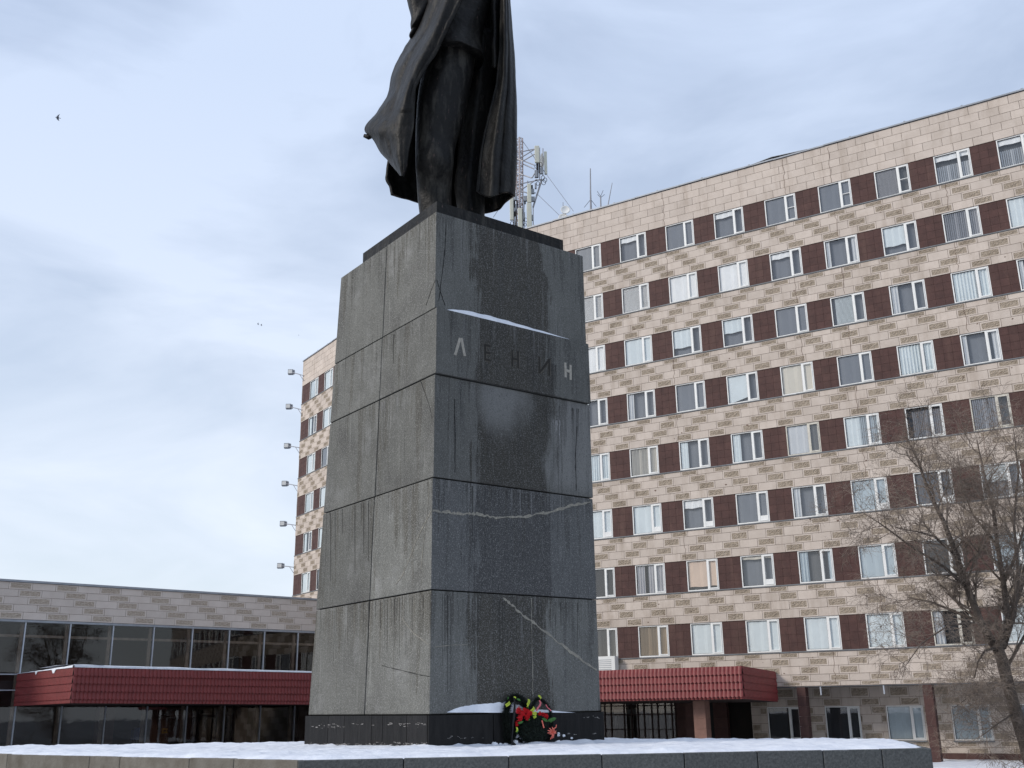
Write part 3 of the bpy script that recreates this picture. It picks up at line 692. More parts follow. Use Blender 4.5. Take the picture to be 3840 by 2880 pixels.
# upper part, above the picture
loft('torso', [(-1450, 640, 900, 24.2, .4), (-1380, 520, 1040, 24.3, .62), (-1200, 470, 1090, 24.3, .75), (-800, 520, 1060, 24.25, .8), (-400, 560, 1040, 24.2, .8), (-100, 560, 1020, 24.1, .76)], statue, seed=8)
loft('sleeve', [(-1380, 980, 1130, 24.4, .3), (-1100, 1020, 1200, 24.5, .36), (-700, 1060, 1230, 24.6, .36), (-350, 1040, 1200, 24.5, .34), (-80, 1020, 1150, 24.3, .3)], statue, seed=9)
loft('sleeve', [(-1380, 440, 580, 24.4, .3), (-1100, 370, 560, 24.5, .36), (-700, 360, 560, 24.6, .38), (-380, 400, 620, 24.5, .4)], statue, seed=10)
loft('head', [(-2060, 700, 860, 24.2, .2), (-1980, 650, 905, 24.2, .42), (-1820, 630, 925, 24.15, .52), (-1680, 650, 905, 24.1, .48), (-1540, 690, 870, 24.1, .38), (-1480, 690, 870, 24.15, .34), (-1400, 670, 890, 24.2, .36)], statue, seed=11)

# ================================================================== PLATFORM
plat = empty('monument_platform', (-1, 23, -2.86), 'low wide grey granite platform edged with long kerb stones under the pedestal', 'platform')
PF = [Vector((-3.40, 17.13)), Vector((6.91, 18.5)), Vector((8.3, 23.9)), Vector((2.6, 29.3)), Vector((-1.6, 31.0)), Vector((-6.6, 31.4)), Vector((-15.2, 32.2)), Vector((-22.0, 33.2))]
PLEFT = Vector((-3.40, 17.13)) + (Vector((-11.4, 24.2)) - Vector((-3.40, 17.13))) * 2.2
poly = PF + [PLEFT]
def ztop(x, y): return -0.757 - 0.0125 * (y - 17.1)
mb = MB(); cen = Vector((-3, 24))
inner = [p + (cen - p).normalized() * .35 for p in poly]
mb.prism([(p.x, p.y) for p in inner], G0 - .2, [ztop(p.x, p.y) - .03 for p in inner])
build('platform_core', mb, M['joint'], plat)
def edge_stones(A, B, cuts, m):
    d = (B - A); L_ = d.length; d.normalize(); nin = Vector((-d.y, d.x))
    if nin.dot(cen - A) < 0: nin = -nin
    for a, b in zip(cuts[:-1], cuts[1:]):
        mb = MB(); a2, b2 = a + .006, b - .006
        p = [A + d * a2, A + d * b2, A + d * b2 + nin * .5, A + d * a2 + nin * .5]
        j = RNG.uniform(-.006, .006)
        mb.prism([(q.x, q.y) for q in p], G0 + .9, [ztop(q.x, q.y) + j for q in p])
        o = build('kerb_stone', mb, m, plat)
        bv = o.modifiers.new('b', 'BEVEL'); bv.width = .015; bv.segments = 2
        mb = MB(); q4 = [A + d * a2 + nin * .03, A + d * b2 + nin * .03, A + d * b2 + nin * .5, A + d * a2 + nin * .5]
        mb.prism([(q.x, q.y) for q in q4], G0 - .2, G0 + .89)
        build('riser_stone', mb, m, plat)
A, B = PF[0], PF[1]; d_ = (B - A).normalized()
def cutpx(px, A, B):
    r_ = ray(px, 2840); r2 = Vector((r_.x, r_.y)); d = (B - A)
    # A + t d  parallel to r2
    t = (r2.x * A.y - r2.y * A.x) / (d.x * r2.y - d.y * r2.x)
    return t * d.length
cf = [0.0] + [cutpx(x, A, B) for x in (1514, 1908, 2257, 2566, 2841, 3088, 3309)] + [(B - A).length]
edge_stones(A, B, cf, M['kerb'])
A2, B2 = PF[0], PLEFT
cl = [0.0] + [cutpx(x, A2, B2) for x in (877, 710, 450, 336, 27)] + [(B2 - A2).length * .7, (B2 - A2).length]
edge_stones(A2, B2, cl, M['kerbwarm'])
for k in range(1, 8):
    A, B = poly[k], poly[k + 1]; L_ = (B - A).length; n_ = max(1, int(L_ / 2)); edge_stones(A, B, [L_ * i / n_ for i in range(n_ + 1)], M['kerb'])

# snow on the platform
def inpoly(x, y, P):
    c = False; j = len(P) - 1
    for i in range(len(P)):
        if (P[i].y > y) != (P[j].y > y) and x < (P[j].x - P[i].x) * (y - P[i].y) / (P[j].y - P[i].y) + P[i].x: c = not c
        j = i
    return c
def edge_dist(p, P):
    best = 9
    for a, b in zip(P, P[1:] + P[:1]):
        d = b - a; t = max(0, min(1, (p - a).dot(d) / d.length_squared)); best = min(best, (a + d * t - p).length)
    return best
def ped_dist(p):
    q = p - PC; u = q.dot(pdR); v = q.dot(pdL)
    dx = max(-u, 0, u - 4.58); dy = max(-v, 0, v - 5.58); return math.hypot(dx, dy)
def snow_sheet():
    mb = MB(); st = .10; x0, x1, y0, y1 = -22.2, 8.6, 16.9, 33.4; nx = int((x1 - x0) / st); ny = int((y1 - y0) / st); idx = {}
    for j in range(ny + 1):
        for i in range(nx + 1):
            x = x0 + i * st; y = y0 + j * st
            if x < -16 and y > 36: continue
            p = Vector((x, y))
            if not inpoly(x, y, poly):
                if edge_dist(p, poly) > st * 1.45: continue
                best = (9, p)
                for a_, b_ in zip(poly, poly[1:] + poly[:1]):
                    d_ = b_ - a_; t_ = max(0, min(1, (p - a_).dot(d_) / d_.length_squared)); q_ = a_ + d_ * t_
                    if (q_ - p).length < best[0]: best = ((q_ - p).length, q_)
                p = best[1]; x, y = p.x, p.y
                if (i, j) not in idx: idx[i, j] = len(mb.v); mb.v.append((x, y, ztop(x, y) - .012)); continue
            p = Vector((x, y)); e = edge_dist(p, poly); pdist = ped_dist(p)
            if pdist <= 0 and 0.3 < (p - PC).dot(pdR) < 4.2 and 0.3 < (p - PC).dot(pdL) < 5.2: continue
            q = Vector((x, y, 0))
            h = .034 + .045 * noise.noise(q * 1.1) + .035 * noise.noise(q * 3.6) + .03 * abs(noise.noise(q * 7.5))
            edge = .05 + .09 * noise.noise(q * 1.3 + Vector((5, 5, 0)))
            ef = min(1, max(0, (e - edge) / .22)); h = h * ef - .016 * (1 - ef)
            h += (.055 + .05 * noise.noise(q * 3.3)) * math.exp(-(pdist / .22) ** 2) * (1.0 if (p - PC).dot(pdL) < .5 else .3)
            idx[i, j] = len(mb.v); mb.v.append((x, y, ztop(x, y) + h))
    for (i, j) in list(idx):
        if (i + 1, j) in idx and (i, j + 1) in idx and (i + 1, j + 1) in idx:
            mb.f.append((idx[i, j], idx[i + 1, j], idx[i + 1, j + 1], idx[i, j + 1])); mb.m.append(0)
    return build('platform_snow', mb, M['snow'], smooth=True, fix=False)
tag(snow_sheet(), 'trodden snow lying on top of the monument platform', kind='stuff')
# drifts on the ledges of the pedestal's front face
def drift(pxline, base_off, depth, label, seed, zf=None):
    """snow wedge lying on a ledge: list of (Vx, Vy_bottom, height m)"""
    mb = MB(); n = len(pxline); sub = 6; P = []
    for a, b in zip(pxline[:-1], pxline[1:]):
        for k in range(sub): P.append(tuple(a[i] + (b[i] - a[i]) * k / sub for i in range(3)))
    P.append(pxline[-1]); m_ = 5
    for q, (x, y, h) in enumerate(P):
        X0 = faceR(*V(x, y), base_off)
        if zf is not None: X0.z = zf
        for k in range(m_ + 1):
            t = k / m_; hh = h * math.sqrt(t) * (1 + .15 * noise.noise(Vector((q * .4, k * .7, seed))))
            X = X0 - Fn * depth * t; mb.v.append((X.x, X.y, X0.z + hh))
    for q in range(len(P) - 1):
        for k in range(m_): a = q * (m_ + 1) + k; mb.f.append((a, a + 1, a + m_ + 2, a + m_ + 1)); mb.m.append(0)
    o = build('snow_drift', mb, M['snow'], smooth=True, fix=False); return tag(o, label, 'snow', 'snow lying on the pedestal ledges')
ZW = lambda x, y: ((1850 + x * .1808) / 1.73598, (2560 + y * .1808) / 1.73598)
Z4V = lambda x, y: ((1100 + x * .5877) / 1.73598, (2200 + y * .5877) / 1.73598)
def d4(l): return [(*Z4V(x, y), h) for x, y, h in l]
drift(d4([(985, 803, .005), (1040, 803, .10), (1100, 803, .17), (1180, 803, .21), (1260, 804, .24), (1330, 804, .27), (1380, 804, .28), (1440, 804, .22), (1475, 804, .14)]), .045, .07, 'white snow wedge on the pedestal ledge left of and behind the wreath', 1)
drift(d4([(1480, 804, .06), (1560, 803, .08), (1640, 803, .065), (1720, 804, .03), (1810, 804, .003)]), .045, .07, 'thin snow strip on the pedestal ledge right of the wreath', 2)
drift([(*ZB(x, y), h) for x, y, h in ((1058, 866, .01), (1110, 880, .08), (1200, 903, .13), (1350, 935, .15), (1500, 972, .13), (1650, 1012, .10), (1780, 1045, .075), (1910, 1077, .03))], OUT_R[3] - .004, .085, 'long snow streak on the high ledge above the inscription', 3, 8.588)

# ================================================================== OFFICE BLOCK (two straight wings)
SILL1, FH, WH, WW, SP = 2.399, 3.30, 1.635, 1.763, 3.03
ROOF = 29.42
office = empty('office_building', (6, 62, G0), 'eight storey office block in beige and brown stone with rows of white windows', 'building')
def w3(W): return lambda s, d, z: W.pt(s, d, z)
nR = (WR.u.x * WL.u.y - WR.u.y * WL.u.x)
dP = WL.P - WR.P
S_CORNER_R = (dP.x * WL.u.y - dP.y * WL.u.x) / nR
S_CORNER_L = (dP.x * WR.u.y - dP.y * WR.u.x) / nR
RANGE = {'R': (S_CORNER_R, 33.0), 'L': (-1.72, S_CORNER_L)}
WALLS = {'R': WR, 'L': WL}
COLS = {'R': list(range(-1, 11)), 'L': list(range(0, 10))}
# masonry body: dark inner body, bands and piers in front of it
for key in 'RL':
    W = WALLS[key]; a, b = RANGE[key]
    mb = MB(w3(W)); e0 = 0.6 if key == 'R' else 0
    zb = 0.7 if key == 'R' else 0.0
    mb.box(a + (0 if key == 'L' else .4), b - (.4 if key == 'L' else 0), -14, -.75, zb + .01, ROOF - .3)
    build('interior_wall', mb, M['interior'], office)
    mb = MB(w3(W))
    lo = .7 if key == 'R' else -2.9
    bands = [(lo, SILL1)] + [(SILL1 + FH * k + WH, SILL1 + FH * (k + 1)) for k in range(7)] + [(SILL1 + FH * 7 + WH, ROOF)]
    for k, (z0, z1) in enumerate(bands): mb.box(a, b, -.75, -.035, z0, z1)
    for k in range(8):                                 # end piers and the piers behind brown panels
        z0 = SILL1 + FH * k; z1 = z0 + WH; edges = [a]
        for c in COLS[key]: edges += [c * SP, c * SP + WW]
        edges.append(b)
        for q in range(0, len(edges) - 1, 2):
            if edges[q + 1] - edges[q] > .02: mb.box(edges[q], edges[q + 1], -.749, -.07, z0 + .002, z1 - .002)
    build('wall', mb, M['mortar'], office)
    mb = MB(w3(W)); mb.box(a, b, -14, -.4, ROOF - .29, ROOF - .02); build('roof', mb, M['roof'], office)
# left gable end of the left wing
mb = MB(w3(WL)); mb.box(-1.76, -1.722, -14, -.04, -2.9, ROOF - .02); build('gable_wall', mb, M['plain'], office)

# stone blocks ----------------------------------------------------
def smooth_block_mesh(v):
    mb = MB(); mb.box(0, 1, 0, .03, 0, 1)
    return mb.mesh('plain_block', M['plain'])
def rough_block_mesh(v):
    """smooth margin round a tooled field with real relief"""
    mb = MB(); r = random.Random(v); mx_, mz_ = .065, .14; nx, nz = 14, 7
    mb.box(0, 1, .029, .045, 0, 1, 0)
    for (x0_, x1_, z0_, z1_) in ((0, .012, 0, 1), (.988, 1, 0, 1), (.013, .987, 0, .02), (.013, .987, .98, 1)): mb.box(x0_, x1_, .0005, .0288, z0_, z1_, 0)
    O = [(0, 0), (1, 0), (1, 1), (0, 1)]; I = [(mx_, mz_), (1 - mx_, mz_), (1 - mx_, 1 - mz_), (mx_, 1 - mz_)]
    for k in range(4):
        a, b = O[k], O[(k + 1) % 4]; c, d = I[(k + 1) % 4], I[k]
        mb.quad([(a[0], 0, a[1]), (b[0], 0, b[1]), (c[0], 0, c[1]), (d[0], 0, d[1])], 0)
    i0 = len(mb.v)
    for j in range(nz + 1):
        for i in range(nx + 1):
            x = mx_ + (1 - 2 * mx_) * i / nx; z = mz_ + (1 - 2 * mz_) * j / nz
            e = i in (0, nx) or j in (0, nz)
            y = 0.0 if e else r.choice((-.010, .0, .010, .016)) + r.uniform(-.003, .003)
            mb.v.append((x + (0 if e else r.uniform(-.015, .015)), y, z + (0 if e else r.uniform(-.03, .03))))
    for j in range(nz):
        for i in range(nx): a = i0 + j * (nx + 1) + i; mb.f.append((a, a + 1, a + nx + 2, a + nx + 1)); mb.m.append(1)
    return mb.mesh('carved_block', [M['plain'], M['carved']], fix=False)
PLAIN = smooth_block_mesh(0); ROUGH = [rough_block_mesh(v) for v in range(7)]
PLAINH = PLAIN.copy(); PLAINH.materials[0] = M['plainh']; ROUGHH = []
for m__ in ROUGH:
    c__ = m__.copy(); c__.materials[0] = M['plainh']; c__.materials[1] = M['carvedh']; ROUGHH.append(c__)
BLK = .9575; PER = BLK * 2
blocks = []   # (key, s0, s1, z0, z1, rough)
def course(key, z0, z1, s_start, s_end, off, carved):
    k = math.floor((s_start - off) / BLK) - 1
    while True:
        a = off + k * BLK; b = a + BLK
        if a >= s_end: break
        a2, b2 = max(a, s_start), min(b, s_end)
        if b2 - a2 > .05: blocks.append((key, a2, b2, z0, z1, carved and k % 2 == 0))
        k += 1
# carved-block offset of the top course of each band and the direction of the staircase below it
BAND = {0: (1.18, -1), 1: (.94, 1), 2: (1.48, -1), 3: (.35, 1), 4: (1.64, -1), 5: (1.60, 1), 6: (.65, -1), 7: (.25, 1)}
for key in 'RL':
    a, b = RANGE[key]
    for k in range(8):
        top = SILL1 + FH * k - .07; off, dr = BAND[k]
        if key == 'L': off += .4
        if k == 0:
            bot = .72 if key == 'R' else -2.9
            cuts = [0, .26, .66, 1.06, 1.40, 1.61] if key == 'R' else [0, .30, .72, 1.14, 1.56, 2.0, 2.45, 2.9, 3.35, 3.8, 4.3, 4.8, 5.2]
        else: cuts = [0, .30, .76, 1.18, 1.595] if dr < 0 else [0, .28, .72, 1.16, 1.595]
        for q in range(len(cuts) - 1): course(key, top - cuts[q + 1], top - cuts[q], a, b, off + dr * .48 * q, True)
    z = SILL1 + FH * 7 + WH; hs = (ROOF - z) / 5
    for q in range(5): course(key, z + hs * q, z + hs * (q + 1), a, b, .22 + (BLK * .48 if q % 2 else 0) - (.35 if key == 'L' else 0), False)
def seen(key, s, z):
    p = Vector(WALLS[key].pt(s, 0, z)); d = p.dot(fwd)
    x = 1920 + FPX * p.dot(Rc) / d; y = 1440 - FPX * p.dot(Uc) / d
    if not (-60 < x < 3900 and -60 < y < 2900): return False, d
    if 1290 < x < 2130: return False, d
    if x < 1290 and y < 1200: return True, d
    return True, d
cand = []
for B_ in blocks:
    v, d = seen(B_[0], (B_[1] + B_[2]) / 2, (B_[3] + B_[4]) / 2); cand.append((0 if v else 1, d, B_))
cand.sort(key=lambda t: (t[0], t[1]))
nP = nC = 0; rest_p, rest_c = MB(), MB()
J = .009
for vis, d, (key, s0, s1, z0, z1, rough) in cand:
    W = WALLS[key]; pr = RNG.uniform(-.004, .004)
    if rough: nC += 1
    else: nP += 1
    if vis == 0 and ((rough and nC <= 298) or (not rough and nP <= 298)):
        o = link('carved_block' if rough else 'plain_block', RNG.choice(ROUGH) if rough else PLAIN, office, W.pt(s0 + J, pr, z0 + J), W.th, (s1 - s0 - 2 * J, 1, z1 - z0 - 2 * J))
        o.location.z -= 0
    else:
        tm = rest_c if rough else rest_p
        if rough and vis == 0:
            src = RNG.choice(ROUGH); i0 = len(tm.v)
            for v_ in src.vertices: tm.v.append(W.pt(s0 + J + v_.co.x * (s1 - s0 - 2 * J), pr - v_.co.y, z0 + J + v_.co.z * (z1 - z0 - 2 * J)))
            for p_ in src.polygons: tm.f.append(tuple(i0 + k for k in p_.vertices)); tm.m.append(p_.material_index)
        else:
            tm.T = w3(W); tm.box(s0 + J, s1 - J, pr - .03, pr, z0 + J, z1 - J, 1 if rough else 0)
tag(build('plain_blocks', rest_p, [M['plain']], office, fix=True), kind='stuff')
tag(build('carved_blocks', rest_c, [M['plain'], M['carved']], office, fix=False), kind='stuff')

# chips and cracks in the cladding
r9 = random.Random(44); mb = MB()
for k in range(70):
    s_ = r9.uniform(2.5, 28); row_ = r9.randrange(0, 8); z_ = SILL1 + FH * row_ - r9.uniform(.12, 1.5) if row_ else r9.uniform(.8, 2.2); a9 = r9.uniform(.015, .045)
    mb.quad([WR.pt(s_ + a9 * 1.6 * math.cos(t9) * r9.uniform(.6, 1.2), .0065, z_ + a9 * math.sin(t9) * r9.uniform(.6, 1.2)) for t9 in (0, 1, 2, 3, 4, 5)])
for s_ in (6.05, 13.4, 15.95, 21.6):
    for k in range(9):
        z0_ = SILL1 + FH * 7 + WH if k == 8 else (SILL1 + FH * k - 1.6); z1_ = z0_ + (2.2 if k == 8 else 1.5)
        if k == 0: z0_ = .8
        if r9.random() < .35: continue
        z_ = z0_; x_ = s_ + r9.uniform(-.05, .05)
        while z_ < z1_:
            dz = r9.uniform(.12, .3); x2 = s_ + r9.uniform(-.05, .05); mb.quad([WR.pt(x_ - .010, .006, z_), WR.pt(x_ + .010, .006, z_), WR.pt(x2 + .010, .006, min(z1_, z_ + dz)), WR.pt(x2 - .010, .006, min(z1_, z_ + dz))]); z_ += dz; x_ = x2
o = build('cladding_cracks', mb, mat('cladding crack brown', (.16, .105, .08), .95), office, fix=False); o['kind'] = 'stuff'
# sills, lintel strips, brown panels ------------------------------
for key in 'RL':
    W = WALLS[key]; a, b = RANGE[key]
    for k in range(8):
        z = SILL1 + FH * k; mb = MB(w3(W)); n = 12; L_ = (b - a) / n
        for q in range(n):
            j = RNG.uniform(-.006, .006); mb.box(a + L_ * q + .004, a + L_ * (q + 1) - .004, -.2, .045 + j, z - .062 + j, z - .012 + j)
            mb.box(a + L_ * q, a + L_ * (q + 1), -.2, .012, z - .075, z - .0621)
        build('sill', mb, M['metal'], office)
tile_mb = MB()
pw, ph = SP - WW, WH
for i in range(3):
    for j in range(4):
        t_ = RNG.uniform(0, .006); tile_mb.box(pw / 3 * i + .004, pw / 3 * (i + 1) - .004, -.02 + t_, .05, ph / 4 * j + .004, ph / 4 * (j + 1) - .004)
PANEL = tile_mb.mesh('brown_panel', M['brown'])
for key in 'RL':
    W = WALLS[key]; a, b = RANGE[key]
    for k in range(8):
        z = SILL1 + FH * k; cs = COLS[key]; gaps = [(a, cs[0] * SP)] + [(c * SP + WW, (c + 1) * SP) for c in cs]
        gaps[-1] = (gaps[-1][0], min(b, gaps[-1][1])) if gaps[-1][0] < b else None
        for g in gaps:
            if not g or g[1] - g[0] < .1: continue
            link('brown_panel', PANEL, office, W.pt(g[0], -.055, z), W.th, ((g[1] - g[0]) / pw, 1, 1))
    # coping
    mb = MB(w3(W)); n = 14; L_ = (b - a) / n; hump = {}
    for q in range(n):
        j = RNG.uniform(0, .03); mb.box(a + L_ * q + (.003 if q else 0), a + L_ * (q + 1) - .003, -.5, .07, ROOF + .01 + j, ROOF + .09 + j)
        mb.box(a + L_ * q + L_ * .5 - .05, a + L_ * q + L_ * .5 + .05, -.4, .02, ROOF + .1 + j, ROOF + .17 + j)
    build('coping', mb, M['coping'], office)
# lifted piece of coping sheet
s_a, _ = WR.back(*V(1605, 362)); s_p, z_p = WR.back(*V(1667, 338)); s_b, _ = WR.back(*V(1745, 333))
mb = MB(w3(WR))
mb.quad([WR.pt(s_a, .08, ROOF + .04), WR.pt(s_p, .08, ROOF + .24), WR.pt(s_p, -.4, ROOF + .28), WR.pt(s_a, -.4, ROOF + .08)])
mb.quad([WR.pt(s_p, .08, ROOF + .24), WR.pt(s_b, .08, ROOF + .10), WR.pt(s_b, -.4, ROOF + .14), WR.pt(s_p, -.4, ROOF + .28)])
mb.quad([WR.pt(s_a, .08, ROOF + .01), WR.pt(s_p, .08, ROOF + .21), WR.pt(s_p, .08, ROOF + .24), WR.pt(s_a, .08, ROOF + .04)])
mb.quad([WR.pt(s_p, .08, ROOF + .21), WR.pt(s_b, .08, ROOF + .07), WR.pt(s_b, .08, ROOF + .10), WR.pt(s_p, .08, ROOF + .24)])
build('lifted_coping', mb, M['coping'], office, fix=False)
mb = MB(w3(WR)); mb.box(s_a + .7, s_b - .4, -.45, .0, ROOF - .01, ROOF + .15); build('coping_gap_shade', mb, M['black'], office)  # black box painted in for the shade under the lifted sheet

# windows ----------------------------------------------------------
MUL0, MUL1 = 1.135, 1.29
def frame_mesh(kind, old=False):
    mb = MB(); f = .055; d0, d1 = .045, .15
    mb.box(0, WW, d0, d1, 0, .06, 0); mb.box(0, WW, d0, d1, WH - .055, WH, 0)
    mb.box(0, f, d0, d1, .0601, WH - .0551, 0); mb.box(WW - f, WW, d0, d1, .0601, WH - .0551, 0)
    mb.box(MUL0, MUL1 - .065, d0 - .004, d1, .0601, WH - .0551, 0)
    a, b = MUL1 - .060, WW - f - .006                # opening sash, standing proud
    z0, z1 = .066, WH - .061; q = .055
    y0, y1 = d0 - .022, d1 - .01
    mb.box(a, b, y0, y1, z0, z0 + q, 0); mb.box(a, b, y0, y1, z1 - q, z1, 0)
    mb.box(a, a + q * .7, y0, y1, z0 + q, z1 - q, 0); mb.box(b - q * .7, b, y0, y1, z0 + q, z1 - q, 0)
    if kind == 'bar': mb.box(a + q * .7, b - q * .7, y0 + .01, y1, .80, .83, 0)
    if kind == 'vent': mb.box(a + q * .7, b - q * .7, y0 + .01, y1, z0 + q, z0 + q + .22, 0)
    # dark gaskets
    for (x0, x1) in ((f, MUL0),):
        mb.box(x0, x1, d0 + .03, d1 - .02, .0602, .074, 1); mb.box(x0, x1, d0 + .03, d1 - .02, WH - .072, WH - .0552, 1)
        mb.box(x0, x0 + .012, d0 + .03, d1 - .02, .075, WH - .073, 1); mb.box(x1 - .012, x1, d0 + .03, d1 - .02, .075, WH - .073, 1)
    return mb.mesh('window', [M['oldframe'] if old else M['white'], M['gasket']])
FR = {k: frame_mesh(k) for k in ('plain', 'bar', 'vent')}; FR['old'] = frame_mesh('plain', True)
def pane_mesh(x0, x1, name='pane'):
    mb = MB(); mb.quad([(x0, 0, .07), (x1, 0, .07), (x1, 0, WH - .06), (x0, 0, WH - .06)]); return mb.mesh(name, M['glass'], fix=False)
PN1 = pane_mesh(.055, MUL0); PN2 = pane_mesh(MUL1 - .02, WW - .1)
FAB = {}
def fabric(name, c, tr=.0):
    if name not in FAB:
        FAB[name] = mat('fabric ' + name, c, .9, col2=tuple(x * .90 for x in c), vscale=1.3, space='o')
    return FAB[name]
FCOL = {'white': (.78, .79, .79), 'bluewhite': (.62, .68, .70), 'grey': (.165, .18, .205), 'grey2': (.24, .25, .265), 'cream': (.60, .56, .48), 'peach': (.62, .48, .38), 'tan': (.34, .25, .17),
        'silver': (.38, .38, .40), 'dark': (.035, .036, .04), 'curtain': (.54, .56, .58), 'blue': (.42, .49, .53), 'dim': (.12, .125, .13)}  # grey tulle holds painted reflection; dim and dark sheets paint the unlit room
BM = {}
def blind(kind, colr, x0, x1, z0, z1, sd=0):
    key = (kind, colr, round(x0, 2), round(x1, 2), round(z0, 2), round(z1, 2), sd)
    if key in BM: return BM[key]
    r = random.Random(hash((kind, colr, sd)) & 0xffff if False else sd * 77 + len(kind)); mb = MB()
    if kind == 'sheet':
        n = 10
        for i in range(n + 1):
            x = x0 + (x1 - x0) * i / n; y = .012 * math.sin(i * 2.1 + sd)
            mb.v += [(x, y, z0 + (.02 * math.sin(i + sd) if z0 > .1 else 0)), (x, y, z1)]
        for i in range(n): mb.f.append((2 * i, 2 * i + 2, 2 * i + 3, 2 * i + 1)); mb.m.append(0)
    elif kind == 'drape':
        n = max(8, int((x1 - x0) / .03))
        for i in range(n + 1):
            x = x0 + (x1 - x0) * i / n; y = .035 * math.sin(i * 1.25 + sd) + r.uniform(-.008, .008)
            mb.v += [(x, y, z0), (x, y * .7, z1)]
        for i in range(n): mb.f.append((2 * i, 2 * i + 2, 2 * i + 3, 2 * i + 1)); mb.m.append(0)
    elif kind == 'vslat':
        n = int((x1 - x0) / .09)
        for i in range(n):
            x = x0 + (x1 - x0) * (i + .5) / n; an = .55 + r.uniform(-.2, .2)
            dx, dy = .04 * math.cos(an), .04 * math.sin(an)
            mb.quad([(x - dx, -dy, z0), (x + dx, dy, z0), (x + dx, dy, z1), (x - dx, -dy, z1)])
    elif kind == 'hslat':
        n = int((z1 - z0) / .06)
        for i in range(n):
            z = z0 + (z1 - z0) * (i + .5) / n
            mb.quad([(x0, -.015, z - .026), (x1, -.015, z - .026), (x1, .018, z + .022), (x0, .018, z + .022)])
    elif kind == 'tilt':
        mb.quad([(x0, 0, z0), (x1, 0, z0 + .28), (x1, 0, z1), (x0, 0, z1)])
    nm = {'sheet': 'blind_or_dark_sheet', 'drape': 'curtain', 'vslat': 'vertical_blind', 'hslat': 'slatted_blind', 'tilt': 'blind_or_dark_sheet'}[kind]
    me = mb.mesh(nm, fabric(colr, FCOL[colr]), fix=False); BM[key] = me; return me
XL, XR, X2, X3, ZB_, ZT_ = .0, 1.17, 1.17, WW, .0, WH + .05
F_ = lambda c, z0=ZB_: [('sheet', c, XL, WW, z0, ZT_)]
def half(c, z, rest='grey'): return [('sheet', c, XL, XR, z, ZT_, 0, .0), ('sheet', rest, XL, WW, ZB_, ZT_, 1, .14)]
